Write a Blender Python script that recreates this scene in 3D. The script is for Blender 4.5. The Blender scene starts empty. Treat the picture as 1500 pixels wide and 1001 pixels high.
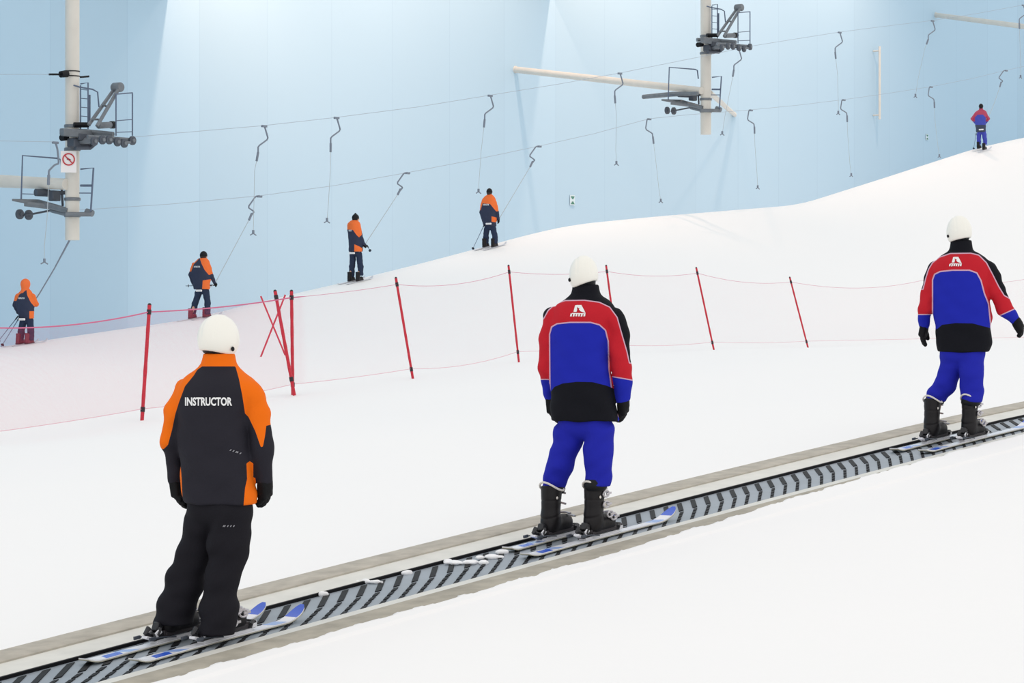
import bpy, math, random
import numpy as np
from mathutils import Vector, Matrix
from mathutils.bvhtree import BVHTree
random.seed(4); rng = np.random.default_rng(4)
sc = bpy.context.scene
COL = sc.collection
FOC = 4000.0; CX = 750.0; CY = 500.5
D = np.array([0.59358, 0.80477]); N = np.array([-0.80477, 0.59358])
VC = 11.03          # lane of the conveyor
VT = 54.1           # lane of the drag lift track
VP = 52.6           # lane of the pylons
VW = 63.2           # back wall
PI = math.pi
def lin(c):
    o = []
    for x in c:
        x = x/255.0
        o.append(x/12.92 if x <= 0.04045 else ((x+0.055)/1.055)**2.4)
    return tuple(o)
# ---------------------------------------------------------------- place maths
def xy(u, v): return u*D[0]+v*N[0], u*D[1]+v*N[1]
def depth(px, v): return v/(N[1]+N[0]*(px-CX)/FOC)
def px2u(px, v):
    Y = depth(px, v); return Y*(D[0]*(px-CX)/FOC+D[1])
def Q(px, py, v):
    Y = depth(px, v); return Vector(((px-CX)/FOC*Y, Y, (CY-py)/FOC*Y))
def proj(p): return CX+FOC*p[0]/p[1], CY-FOC*p[2]/p[1]
def W(u, v, z):
    x, y = xy(u, v); return Vector((x, y, z))
# conveyor profile
_l = [(0,998),(100,973),(200,946),(400,890),(460,873),(560,849),(740,804),(760,800),(960,743.5),(1010,731),(1349,651),(1500,609)]
_vf = VC+.31
_us = np.array([px2u(x, _vf) for x, y in _l]); _zs = np.array([(CY-y)/FOC*depth(x, _vf) for x, y in _l])
_pc = np.polyfit(_us, _zs, 2)
U1 = 23.0
def zc(u):
    u = np.asarray(u, float); uu = np.clip(u, 5, U1)
    z = np.polyval(_pc, uu); d1 = .075; d0 = np.polyval(np.polyder(_pc), 5.)
    t = np.clip(u-U1, 0, 30)
    return z + d1*t*(1-t/60.) + d0*np.minimum(u-5, 0)
# fence control line
fence_pts = [(-40,657,97.9,-40,468),(208,617,89.2,219,447),(429,579,81.4,427,427),(605,556,75.1,580,408),(760,530,69.7,745,390),(905,519,64.6,888,390),(1046,514,59.6,1020,393),(1184,511,54.7,1157,407),(1396,507,47.8,1366,400),(1530,505,43,1500,403)]
def s3(px, py, s): return Vector(((px-CX)/s, FOC/s, (CY-py)/s))
_f = [s3(x, y, s) for x, y, s, a, b in fence_pts]
_fu = np.array([p.x*D[0]+p.y*D[1] for p in _f]); _fv = np.array([p.x*N[0]+p.y*N[1] for p in _f]); _fz = np.array([p.z for p in _f])
_t = [(-60,520),(0,510),(35,505),(150,488),(293,467.5),(400,440),(520,412.5),(620,388),(716,362.5),(790,342),(850,329),(960,318),(1080,308),(1180,300),(1240,281),(1300,262),(1437,217.5),(1500,203),(1600,185)]
_tu = np.array([px2u(x, VT) for x, y in _t]); _tz = np.array([(CY-y)/FOC*depth(x, VT) for x, y in _t])
def smooth_interp(u, xs, ys):
    w = 0
    for o in (-1.2, -.6, 0, .6, 1.2): w = w+np.interp(u+o, xs, ys)
    return w/5
def nz(u, v, f=1.0):
    return (np.sin(1.7*f*u+1.1*f*v+.3)+np.sin(-2.3*f*u+.9*f*v+1.9)+np.sin(.8*f*u-3.1*f*v+4.)+np.sin(4.1*f*u+3.7*f*v+.7)*.6+np.sin(-6.3*f*u+5.9*f*v)*.4)/4.
def sst(x): x = np.clip(x, 0, 1); return x*x*(3-2*x)
def ground(u, v, carve=False):
    u = np.asarray(u, float); v = np.asarray(v, float)
    fu = np.clip(u, _fu[0], _fu[-1])
    vf = np.interp(fu, _fu, _fv); zf = smooth_interp(u, _fu, _fz)+np.minimum(u-_fu[0], 0)*.02
    zt = smooth_interp(u, _tu, _tz)
    c = zc(u)+.035
    a = (v-(VC+.9))/(vf-VC-.9); b = (v-vf)/(VT-vf)
    z = np.where(v < VC+.9, c, np.where(v < vf, c+(zf-c)*np.clip(a, 0, 1), zf+(zt-zf)*np.clip(b, 0, 1)))
    z = z - np.where(v > VT+.35, (v-VT-.35)*.5, 0)
    z = z + .05*nz(u, v, .35)*np.clip((v-VC-2)/6, 0, 1)*np.clip((VT-v)/8, 0, 1)*np.clip(np.abs(v-vf)/3, 0, 1)
    z = z + .03*nz(u, v, .6)*np.clip((VC-1.2-v)/2, 0, 1) + .004*nz(u, v, 5.)*(np.abs(v-VC) < 8)
    if carve:
        dv = v-VC
        pxn = CX+FOC*(u*D[0]+v*N[0])/np.maximum(u*D[1]+v*N[1], .5)
        e_near = .75-.25*sst((pxn-850)/560.)+.035*nz(u, v*0, 5.)+.02*nz(u, v*0, 17.)
        e_far = .80+.008*nz(u, v*0, 6.)
        k = np.where(dv > 0, sst((dv-(e_far-.06))/.06), sst((-dv-(e_near-.07))/.07))
        k = k*(1) ; z = np.where(np.abs(dv) < 1.2, z-.35*(1-k)+.012*k*(np.abs(dv) < .9), z)
    return z
def gz(u, v): return float(ground(u, v))
# ---------------------------------------------------------------- materials
MATS = {}
def mat(name, rgb, rough=.6, metal=0., bump=0., bscale=60., var=0., vscale=8., spec=.5, layers=None, srgb=True):
    if name in MATS: return MATS[name]
    m = bpy.data.materials.new(name); m.use_nodes = True; nt = m.node_tree; nd = nt.nodes; lk = nt.links
    b = nd['Principled BSDF']; c = lin(rgb) if srgb else rgb
    b.inputs['Base Color'].default_value = (*c, 1); b.inputs['Roughness'].default_value = rough; b.inputs['Metallic'].default_value = metal
    b.inputs['Specular IOR Level'].default_value = spec
    src = None
    if layers or var > 0:
        r = nd.new('ShaderNodeRGB'); r.outputs[0].default_value = (*c, 1); src = r.outputs[0]
    tc = nd.new('ShaderNodeTexCoord')
    for lay in (layers or []):
        attr, rgb2 = lay[:2]; at = nd.new('ShaderNodeAttribute'); at.attribute_name = attr; sig = at.outputs['Fac']; thr = 0
        if len(lay) > 2:
            ab = nd.new('ShaderNodeMath'); ab.operation = 'ABSOLUTE'; lk.new(sig, ab.inputs[0]); sig = ab.outputs[0]; thr = lay[2]
        lt = nd.new('ShaderNodeMath'); lt.operation = 'LESS_THAN'; lk.new(sig, lt.inputs[0]); lt.inputs[1].default_value = thr
        if len(lay) > 2 and lay[3]:
            a2 = nd.new('ShaderNodeAttribute'); a2.attribute_name = lay[3]; l2 = nd.new('ShaderNodeMath'); l2.operation = 'LESS_THAN'; l2.inputs[1].default_value = 0; lk.new(a2.outputs['Fac'], l2.inputs[0])
            mu = nd.new('ShaderNodeMath'); mu.operation = 'MULTIPLY'; lk.new(lt.outputs[0], mu.inputs[0]); lk.new(l2.outputs[0], mu.inputs[1]); lt = mu
        mx = nd.new('ShaderNodeMix'); mx.data_type = 'RGBA'; lk.new(lt.outputs[0], mx.inputs[0]); lk.new(src, mx.inputs[6]); mx.inputs[7].default_value = (*lin(rgb2), 1); src = mx.outputs[2]
    if var > 0:
        n = nd.new('ShaderNodeTexNoise'); n.inputs['Scale'].default_value = vscale; n.inputs['Detail'].default_value = 5; lk.new(tc.outputs['Object'], n.inputs['Vector'])
        mr = nd.new('ShaderNodeMapRange'); lk.new(n.outputs['Fac'], mr.inputs['Value']); mr.inputs['From Min'].default_value = .3; mr.inputs['From Max'].default_value = .7; mr.inputs['To Min'].default_value = 1-var; mr.inputs['To Max'].default_value = 1+var
        vm = nd.new('ShaderNodeVectorMath'); vm.operation = 'SCALE'; lk.new(src, vm.inputs[0]); lk.new(mr.outputs[0], vm.inputs['Scale']); src = vm.outputs[0]
    if src is not None: lk.new(src, b.inputs['Base Color'])
    if bump > 0:
        n2 = nd.new('ShaderNodeTexNoise'); n2.inputs['Scale'].default_value = bscale; n2.inputs['Detail'].default_value = 4; lk.new(tc.outputs['Object'], n2.inputs['Vector'])
        bp = nd.new('ShaderNodeBump'); bp.inputs['Strength'].default_value = bump; bp.inputs['Distance'].default_value = .01; lk.new(n2.outputs['Fac'], bp.inputs['Height']); lk.new(bp.outputs[0], b.inputs['Normal'])
    MATS[name] = m; return m
# ---------------------------------------------------------------- mesh kit
def tag(o, label=None, cat=None, group=None, kind=None):
    if label: o['label'] = label
    if cat: o['category'] = cat
    if group: o['group'] = group
    if kind: o['kind'] = kind
    return o
def wloc(o):
    v = Vector((0, 0, 0))
    while o is not None: v += Vector(o.location); o = o.parent
    return v
def empty(name, loc, label=None, cat=None, group=None, kind=None):
    o = bpy.data.objects.new(name, None); COL.objects.link(o); o.location = loc; o.empty_display_size = .1
    return tag(o, label, cat, group, kind)
class MB:
    def __init__(s): s.v = []; s.f = []; s.m = []
    def add(s, vs, fs, mi=0):
        n = len(s.v); s.v += [tuple(map(float, p)) for p in vs]; s.f += [tuple(i+n for i in f) for f in fs]; s.m += [mi]*len(fs); return s
    def box(s, c, size, R=None, mi=0):
        c = Vector(c); h = [x/2 for x in size]; R = R or Matrix.Identity(3); b = min(h)*.25
        vs = []; 
        # chamfered box: 24 vertices
        idx = {}
        for sx in (-1, 1):
            for sy in (-1, 1):
                for sz in (-1, 1):
                    for ax in range(3):
                        p = [sx*(h[0]-b), sy*(h[1]-b), sz*(h[2]-b)]; sg = (sx, sy, sz); p[ax] = sg[ax]*h[ax]
                        idx[(sx, sy, sz, ax)] = len(vs); vs.append(c+R@Vector(p))
        fs = []
        for ax in range(3):
            o1, o2 = [a for a in range(3) if a != ax]
            for sg in (-1, 1):
                q = []
                for a, b_ in ((-1, -1), (1, -1), (1, 1), (-1, 1)):
                    k = [0, 0, 0]; k[ax] = sg; k[o1] = a; k[o2] = b_; q.append(idx[(*k, ax)])
                fs.append(q)
        for ax in range(3):      # edges parallel to ax
            o1, o2 = [a for a in range(3) if a != ax]
            for a in (-1, 1):
                for b_ in (-1, 1):
                    k0 = [0]*3; k0[o1] = a; k0[o2] = b_; k1 = list(k0); k0[ax] = -1; k1[ax] = 1
                    fs.append([idx[(*k0, o1)], idx[(*k1, o1)], idx[(*k1, o2)], idx[(*k0, o2)]])
        for sx in (-1, 1):
            for sy in (-1, 1):
                for sz in (-1, 1): fs.append([idx[(sx, sy, sz, a)] for a in range(3)])
        return s.add(vs, fs, mi)
    def tube(s, pts, r, n=10, mi=0, cap=True):
        pts = [Vector(p) for p in pts]; m = len(pts); rs = r if isinstance(r, (list, tuple)) else [r]*m
        vs = []; prev = None
        for i, p in enumerate(pts):
            t = (pts[min(i+1, m-1)]-pts[max(i-1, 0)]).normalized()
            if prev is None:
                a = Vector((0, 0, 1)) if abs(t.z) < .9 else Vector((1, 0, 0)); x = t.cross(a).normalized()
            else: x = (prev-t*prev.dot(t)).normalized()
            prev = x; y = t.cross(x)
            vs += [p+(x*math.cos(2*PI*k/n)+y*math.sin(2*PI*k/n))*rs[i] for k in range(n)]
        fs = [[i*n+k, i*n+(k+1) % n, (i+1)*n+(k+1) % n, (i+1)*n+k] for i in range(m-1) for k in range(n)]
        if cap: fs += [list(range(n))[::-1], [(m-1)*n+k for k in range(n)]]
        return s.add(vs, fs, mi)
    def ball(s, c, r, sc_=(1, 1, 1), n=12, mi=0, R=None):
        vs = []; c = Vector(c); R = R or Matrix.Identity(3)
        for i in range(n//2+1):
            th = PI*i/(n//2)
            for k in range(n):
                ph = 2*PI*k/n; vs.append(c+R@Vector((r*sc_[0]*math.sin(th)*math.cos(ph), r*sc_[1]*math.sin(th)*math.sin(ph), r*sc_[2]*math.cos(th))))
        fs = [[i*n+k, (i+1)*n+k, (i+1)*n+(k+1) % n, i*n+(k+1) % n] for i in range(n//2) for k in range(n)]
        return s.add(vs, fs, mi)
    def disc(s, c, ax, r, w, n=20, mi=0):
        c = Vector(c); ax = Vector(ax).normalized()*w/2
        return s.tube([c-ax, c-ax*.8, c+ax*.8, c+ax], [r*.86, r, r, r*.86], n, mi)
    def build(s, name, mats, parent=None, smooth=True, origin=None, local=False):
        if not isinstance(mats, (list, tuple)): mats = [mats]
        o0 = Vector((0, 0, 0)) if local else (wloc(parent) if parent is not None else Vector(origin or (0, 0, 0)))
        me = bpy.data.meshes.new(name); me.from_pydata([tuple(Vector(p)-o0) for p in s.v], [], s.f)
        for m in mats: me.materials.append(m)
        me.polygons.foreach_set('material_index', s.m)
        me.update(); me.validate()
        import bmesh
        bm = bmesh.new(); bm.from_mesh(me); bmesh.ops.remove_doubles(bm, verts=bm.verts, dist=1e-5); bmesh.ops.recalc_face_normals(bm, faces=bm.faces); bm.to_mesh(me); bm.free()
        if smooth:
            me.polygons.foreach_set('use_smooth', [True]*len(me.polygons))
            try: me.set_sharp_from_angle(angle=math.radians(38))
            except Exception: pass
        ob = bpy.data.objects.new(name, me); COL.objects.link(ob)
        if parent is not None: ob.parent = parent
        elif not local: ob.location = o0
        return ob
# ---------------------------------------------------------------- distance-field kit
def smin(a, b, k):
    if k <= 0: return np.minimum(a, b)
    h = np.clip(.5+.5*(b-a)/k, 0, 1); return b+(a-b)*h-k*h*(1-h)
def smax(a, b, k): return -smin(-a, -b, k)
def cone(P, a, b, ra, rb):
    a = np.asarray(a, np.float32); b = np.asarray(b, np.float32); ab = b-a; L = float(ab@ab)+1e-9
    t = np.clip(((P-a)@ab)/L, 0, 1); q = P-a-t[:, None]*ab
    return np.sqrt((q*q).sum(1))-(ra+(rb-ra)*t)
def ell(P, c, r, R=None):
    q = P-np.asarray(c, np.float32)
    if R is not None: q = q@np.asarray(R, np.float32)
    r = np.asarray(r, np.float32); k0 = np.sqrt(((q/r)**2).sum(1)); k1 = np.sqrt(((q/r**2)**2).sum(1))+1e-9
    return k0*(k0-1)/k1
def rbox(P, c, h, r, R=None):
    q = P-np.asarray(c, np.float32)
    if R is not None: q = q@np.asarray(R, np.float32)
    q = np.abs(q)-(np.asarray(h, np.float32)-r)
    return np.sqrt((np.maximum(q, 0)**2).sum(1))+np.minimum(q.max(1), 0)-r
def half(P, p, n):
    n = np.asarray(n, float); n = n/np.linalg.norm(n); return (P-np.asarray(p, np.float32))@n.astype(np.float32)
def poly_sd(X, Z, poly):
    poly = np.asarray(poly, float); d = np.full(X.shape, 1e9); s = np.ones(X.shape)
    n = len(poly)
    for i in range(n):
        a = poly[i]; b = poly[i-1]; ex, ez = b-a; wx = X-a[0]; wz = Z-a[1]
        t = np.clip((wx*ex+wz*ez)/(ex*ex+ez*ez+1e-12), 0, 1); d = np.minimum(d, (wx-ex*t)**2+(wz-ez*t)**2)
        c1 = Z >= a[1]; c2 = Z < b[1]; c3 = ex*wz > ez*wx
        s = np.where((c1 & c2 & c3) | (~c1 & ~c2 & ~c3), -s, s)
    return s*np.sqrt(d)
def line_d(X, Z, pts):
    d = np.full(X.shape, 1e9)
    for a, b in zip(pts[:-1], pts[1:]):
        ex, ez = b[0]-a[0], b[1]-a[1]; wx = X-a[0]; wz = Z-a[1]
        t = np.clip((wx*ex+wz*ez)/(ex*ex+ez*ez+1e-12), 0, 1); d = np.minimum(d, (wx-ex*t)**2+(wz-ez*t)**2)
    return np.sqrt(d)
def nets(fn, lo, hi, h):
    lo = np.asarray(lo, float)-2*h; hi = np.asarray(hi, float)+2*h
    n = np.ceil((hi-lo)/h).astype(int)+1
    ax = [lo[i]+h*np.arange(n[i]) for i in range(3)]
    F = np.empty(tuple(n), np.float32); YY, ZZ = np.meshgrid(ax[1], ax[2], indexing='ij'); yz = np.stack([YY.ravel(), ZZ.ravel()], 1)
    step = max(1, int(300000/len(yz)))
    for i in range(0, n[0], step):
        xs = ax[0][i:i+step]; P = np.empty((len(xs), len(yz), 3), np.float32); P[:, :, 0] = xs[:, None]; P[:, :, 1:] = yz[None]
        F[i:i+step] = fn(P.reshape(-1, 3)).reshape(len(xs), n[1], n[2])
    F[0] = F[-1] = 1; F[:, 0] = F[:, -1] = 1; F[:, :, 0] = F[:, :, -1] = 1
    I = F < 0
    c = [(i, j, k) for i in (0, 1) for j in (0, 1) for k in (0, 1)]
    sl = lambda i, j, k: (slice(i, n[0]-1+i), slice(j, n[1]-1+j), slice(k, n[2]-1+k))
    cnt = sum(I[sl(*q)].astype(np.int8) for q in c); mix = (cnt > 0) & (cnt < 8)
    ci = np.argwhere(mix); idx = np.full(mix.shape, -1, np.int64); idx[mix] = np.arange(len(ci))
    acc = np.zeros((len(ci), 3)); num = np.zeros(len(ci))
    g = lambda o: F[ci[:, 0]+o[0], ci[:, 1]+o[1], ci[:, 2]+o[2]]
    for a in range(3):
        for p in (0, 1):
            for q in (0, 1):
                o0 = [0, 0, 0]; b = [x for x in range(3) if x != a]; o0[b[0]] = p; o0[b[1]] = q; o1 = list(o0); o1[a] = 1
                f0 = g(o0); f1 = g(o1); m = (f0 < 0) != (f1 < 0); t = np.where(m, f0/np.where(m, f0-f1, 1), 0)
                pt = np.array(o0, float)[None].repeat(len(ci), 0); pt[:, a] = t
                acc += pt*m[:, None]; num += m
    V = lo+(ci+acc/num[:, None])*h
    quads = []
    for a in range(3):
        s0 = [slice(None)]*3; s1 = [slice(None)]*3; s0[a] = slice(0, n[a]-1); s1[a] = slice(1, n[a])
        ch = I[tuple(s0)] != I[tuple(s1)]; e = np.argwhere(ch); b, d = [(1, 2), (2, 0), (0, 1)][a]
        e = e[(e[:, b] > 0) & (e[:, d] > 0)]
        ins = I[tuple(e.T)]
        def at(db, dd):
            q = e.copy(); q[:, b] -= db; q[:, d] -= dd
            return idx[tuple(q.T)]
        quad = np.stack([at(1, 1), at(0, 1), at(0, 0), at(1, 0)], 1); quad[~ins] = quad[~ins][:, ::-1]; quads.append(quad)
    Fq = np.concatenate(quads); Fq = Fq[(Fq >= 0).all(1)]
    return V, Fq
def sdf_obj(name, fn, lo, hi, h, material, parent=None, attrs=None, relax=1, loc=None):
    V, Fq = nets(fn, lo, hi, h)
    for _ in range(relax):
        nb = np.zeros_like(V); ct = np.zeros(len(V))
        for i in range(4):
            a = Fq[:, i]; b = Fq[:, (i+1) % 4]; np.add.at(nb, a, V[b]); np.add.at(ct, a, 1)
        V = V*.5+nb/np.maximum(ct, 1)[:, None]*.5
    me = bpy.data.meshes.new(name); me.from_pydata(V.tolist(), [], Fq.tolist()); me.materials.append(material)
    me.polygons.foreach_set('use_smooth', [True]*len(me.polygons)); me.update()
    for k, f in (attrs or {}).items():
        at = me.attributes.new(k, 'FLOAT', 'POINT'); at.data.foreach_set('value', np.asarray(f(V.astype(np.float32)), np.float32))
    ob = bpy.data.objects.new(name, me); COL.objects.link(ob)
    if parent is not None: ob.parent = parent
    if loc is not None: ob.location = loc
    return ob
WORLD = 1.02; EXPO = 0.0; SPOT = 104
LCOL = (1, .66, .47)
LAMPS = [(276, -230, VW-4.5, 2300, (310, 120)), (450, -300, VW-5, 3200, (470, 130)), (660, -330, VW-5, 4800, (650, 130)), (836, -230, VW-4.5, 3000, (880, 100)), (1000, -280, VW-5, 3800, (1020, 90)), (1200, -280, VW-5, 5300, (1190, 50))]
# ================================================================ setting
m_snow = mat('snow', (250, 249, 248), rough=.75, bump=.25, bscale=9., spec=.2)
m_snow2 = mat('snow_loose', (249, 249, 250), rough=.8, bump=.4, bscale=40., spec=.2)
def grid_mesh(name, us, vs, zf, m, **k):
    U, V_ = np.meshgrid(us, vs, indexing='ij'); Z = zf(U, V_); X, Y = U*D[0]+V_*N[0], U*D[1]+V_*N[1]
    P = np.stack([X.ravel(), Y.ravel(), Z.ravel()], 1); nu, nv = len(us), len(vs)
    i = np.arange(nu-1)[:, None]*nv+np.arange(nv-1)[None]; i = i.ravel(); F = np.stack([i, i+nv, i+nv+1, i+1], 1)
    me = bpy.data.meshes.new(name); me.from_pydata(P.tolist(), [], F.tolist()); me.materials.append(m); me.polygons.foreach_set('use_smooth', [True]*len(F)); me.update()
    o = bpy.data.objects.new(name, me); COL.objects.link(o); return o
us = np.concatenate([np.arange(-14, 8, .5), np.arange(8, 27, .04), np.arange(27, 40, .3), np.arange(40, 175, .7)])
vs = np.concatenate([np.arange(-14, 9.4, .4), np.arange(9.4, 10.1, .1), np.arange(10.1, 10.75, .02), [10.85, 11.0, 11.2, 11.4, 11.6], np.arange(11.7, 12.0, .02), np.arange(12.0, 13, .15), np.arange(13, VW+.1, .6), [VW+.3]])
floor = grid_mesh('floor', us, vs, lambda a, b: ground(a, b, True), m_snow)
tag(floor, 'groomed white snow slope rising to the right', kind='structure')
# wall
def wall_material():
    m = bpy.data.materials.new('blue_wall'); m.use_nodes = True; nt = m.node_tree; nd = nt.nodes; lk = nt.links; b = nd['Principled BSDF']; b.inputs['Roughness'].default_value = .7; b.inputs['Specular IOR Level'].default_value = .2
    at = nd.new('ShaderNodeAttribute'); at.attribute_name = 'along'
    md = nd.new('ShaderNodeMath'); md.operation = 'FRACT'; dv = nd.new('ShaderNodeMath'); dv.operation = 'DIVIDE'; dv.inputs[1].default_value = 3.45; lk.new(at.outputs['Fac'], dv.inputs[0]); lk.new(dv.outputs[0], md.inputs[0])
    lt = nd.new('ShaderNodeMath'); lt.operation = 'LESS_THAN'; lt.inputs[1].default_value = .009; lk.new(md.outputs[0], lt.inputs[0])
    fl = nd.new('ShaderNodeMath'); fl.operation = 'FLOOR'; lk.new(dv.outputs[0], fl.inputs[0])
    wn = nd.new('ShaderNodeTexWhiteNoise'); wn.noise_dimensions = '1D'; lk.new(fl.outputs[0], wn.inputs['W'])
    mr = nd.new('ShaderNodeMapRange'); lk.new(wn.outputs['Value'], mr.inputs['Value']); mr.inputs['To Min'].default_value = .975; mr.inputs['To Max'].default_value = 1.02
    base = nd.new('ShaderNodeRGB'); base.outputs[0].default_value = (*WALLC, 1)
    vm = nd.new('ShaderNodeVectorMath'); vm.operation = 'SCALE'; lk.new(base.outputs[0], vm.inputs[0]); lk.new(mr.outputs[0], vm.inputs['Scale'])
    mx = nd.new('ShaderNodeMix'); mx.data_type = 'RGBA'; lk.new(lt.outputs[0], mx.inputs[0]); lk.new(vm.outputs[0], mx.inputs[6]); mx.inputs[7].default_value = (WALLC[0]*.9, WALLC[1]*.92, WALLC[2]*.94, 1)
    lk.new(mx.outputs[2], b.inputs['Base Color']); return m
WALLC = (.44, .62, .76)
wb = MB(); wu = np.arange(-30, 180, 3.0)
for a, c in zip(wu[:-1], wu[1:]): wb.add([W(a, VW, -6), W(c, VW, -6), W(c, VW, 34), W(a, VW, 34)], [(0, 1, 2, 3)])
wall = wb.build('wall_back', wall_material(), smooth=False); tag(wall, 'tall pale blue hall wall of flat panels', kind='structure')
at = wall.data.attributes.new('along', 'FLOAT', 'POINT'); at.data.foreach_set('value', [v.co.x*D[0]+v.co.y*D[1]+1.1 for v in wall.data.vertices])
# ================================================================ conveyor
m_belt = mat('belt_rubber_grey', (149, 158, 167), rough=.45, var=.1, vscale=3.)
m_cleat = mat('belt_cleat_black', (10, 12, 17), spec=.2, rough=.6)
m_black = mat('black_rubber', (10, 10, 15), spec=.2, rough=.6)
m_rail = mat('frosted_rail', (222, 220, 212), rough=.5, var=.07, vscale=5.)
m_board = mat('weathered_board', (182, 176, 164), rough=.8, var=.16, vscale=7., bump=.3, bscale=30)
m_board2 = mat('weathered_board_near', (172, 165, 150), rough=.8, var=.18, vscale=6., bump=.3, bscale=30)
conv = empty('ski_conveyor', W(13, VC, float(zc(13))), 'long grey magic carpet conveyor sunk in the snow under three skiers', 'conveyor')
CU0, CU1 = 8.2, 40.0
def extr(prof, m, name, lab=None, closed=True, mats=None):
    b = MB(); cu = np.arange(CU0, CU1, .4); n = len(prof)
    vs_ = [W(u, VC+dv, float(zc(u))+dz) for u in cu for dv, dz in prof]
    fs = [[i*n+k, i*n+(k+1) % n, (i+1)*n+(k+1) % n, (i+1)*n+k] for i in range(len(cu)-1) for k in range(n)]
    fs += [list(range(n)), [(len(cu)-1)*n+k for k in range(n)][::-1]]
    b.add(vs_, fs); o = b.build(name, m, conv)
    if lab: o['label'] = lab
    return o
bb = MB(); cu = np.arange(CU0, CU1, .4)
prof = [(-.31, 0), (.31, 0), (.31, -.05), (-.31, -.05)]
bb.add([W(u, VC+dv, float(zc(u))+dz) for u in cu for dv, dz in prof], [[i*4+k, i*4+(k+1) % 4, (i+1)*4+(k+1) % 4, (i+1)*4+k] for i in range(len(cu)-1) for k in range(4)])
def para(u, dv0, dv1, sl, w, hgt=.006):
    du = sl*(dv1-dv0); c = [(u, dv0), (u+w, dv0), (u+w+du, dv1), (u+du, dv1)]
    vs_ = [W(a, VC+b, float(zc(a))+.0005) for a, b in c]+[W(a, VC+b, float(zc(a))+hgt) for a, b in c]
    bb.add(vs_, [(4, 5, 6, 7), (0, 1, 5, 4), (1, 2, 6, 5), (2, 3, 7, 6), (3, 0, 4, 7)], 1)
u = CU0+1
while u < 38:
    para(u, .035, .27, 1.42, .064)
    for j in range(4):
        d1 = -.002-.076*j; d0 = d1-.054; para(u-.005+(d0-.02)*1.75, d0, d1, 1.75, .05)
    u += .188
belt = bb.build('belt', [m_belt, m_cleat], conv, smooth=False); belt['label'] = 'grey belt with slanting black cleats'
extr([(.31, -.05), (.31, .020), (.325, .021), (.325, -.05)], m_black, 'belt_edge', 'black rubber edge strip')
extr([(.325, -.05), (.325, .022), (.56, .034), (.56, -.05)], m_rail, 'side_rail')
extr([(.56, -.05), (.56, .044), (.575, .05), (.81, .05), (.81, -.1)], m_board, 'edge_board')
extr([(-.31, -.05), (-.31, .012), (-.325, .016), (-.47, .018), (-.47, -.05)][::-1], m_rail, 'side_rail')
extr([(-.47, -.05), (-.47, .03), (-.48, .034), (-.76, .03), (-.76, -.1)][::-1], m_board2, 'edge_board')
# loose snow lumps on the belt
for i, (px, dv, r) in enumerate([(668, .20, .05), (690, .10, .06), (716, .12, .07), (735, .16, .045), (655, .28, .035), (474, .28, .022), (552, .24, .04), (590, .29, .025), (705, .02, .035)]):
    uu = px2u(px, VC+dv); c = W(uu, VC+dv, float(zc(uu))+.012); b = MB()
    qs = [(Vector((0, 0, 0)), r*.45)]
    for k in range(9): qs.append((qs[int(rng.integers(0, len(qs)))][0]+Vector((rng.normal()*r*.55, rng.normal()*r*.4, 0)), r*(.2+.3*rng.random())))
    def fn(P):
        d = None
        for q, rr in qs:
            e = ell(P, q, (rr, rr, max(.010, rr*.45))); d = e if d is None else smin(d, e, .02)
        return d
    o = sdf_obj('snow_clump', fn, (-r*3.5, -r*3, -.05), (r*3.5, r*3, .06), .006, m_snow2, loc=c)
    tag(o, 'small snow crumb along upper belt edge between left and middle riders' if i in (5, 6, 7) else 'white snow clump crusted on the belt just behind the middle rider skis', 'snow clump', 'snow clumps on the conveyor belt')
# ================================================================ safety net and poles
m_red = mat('fence_pole_red', (196, 30, 52), rough=.5, var=.18, vscale=30)
m_redd = mat('fence_stake_red', (205, 50, 70), rough=.5)
m_clip = mat('black_clip', (38, 26, 34), rough=.5)
pole_labels = {1: 'red fence pole leaning right, leftmost, left of the helmeted instructor', 2: 'upright red fence pole, rightmost of the crossed cluster', 3: 'red fence pole midway between the crossed poles and the middle skier', 4: 'red fence pole just left of the middle skier', 5: 'red fence pole partly hidden behind the middle skier', 6: 'red leaning fence pole, first clear one right of the middle skier', 7: 'red leaning fence pole midway between middle and right skiers'}
def fpole(name, a, b, r, lab, clips=True, group='red poles of the safety net'):
    m = MB(); ax = (b-a); n = 14
    m.tube([a-ax.normalized()*.12]+[a+ax*(i/n) for i in range(n+1)], [r]+[r*(1+.07*math.sin(i*2.4)) for i in range(n+1)], 10)
    o = m.build(name, m_red if clips else m_redd, origin=a); tag(o, lab, 'fence pole', group)
    if clips:
        for t in (.94, .10):
            c = MB(); p = a+ax*t; q = ax.normalized()*.04; c.tube([p-q, p+q], r*1.25, 10); c.ball(p+Vector((0, -r*1.2, 0)), r*.5, n=8); c.build('clip', m_clip, o)
        c = MB(); p = b; q = ax.normalized(); c.tube([p-q*.045, p+q*.01, p+q*.03], [r*1.02, r*1.02, r*.5], 10); c.build('end_cap', m_clip, o)
    return o
tops = []; bots = []
for i, (bx, by, s, tx, ty) in enumerate(fence_pts):
    a = s3(bx, by, s); b = s3(tx, ty, s); tops.append(a+(b-a)*.94); bots.append(a+(b-a)*.105)
    if i in pole_labels: fpole('fence_pole', a, b, [.031, .031, .026, .023, .023, .023, .023, .023, .023][i-1], pole_labels[i])
a = s3(429.5, 570, 81.9); b = s3(403, 427, 81.9); fpole('fence_pole', a, b, .031, 'red fence pole leaning left, crossing beside the upright one')
def ray_ground(px, py):
    d = np.array([(px-CX)/FOC, 1, (CY-py)/FOC]); t = np.arange(30, 110, .05); P = t[:, None]*d
    u_ = P[:, 0]*D[0]+P[:, 1]*D[1]; v_ = P[:, 0]*N[0]+P[:, 1]*N[1]; g = ground(u_, v_); k = np.argmax(P[:, 2] < g); return Vector(P[k])
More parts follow.
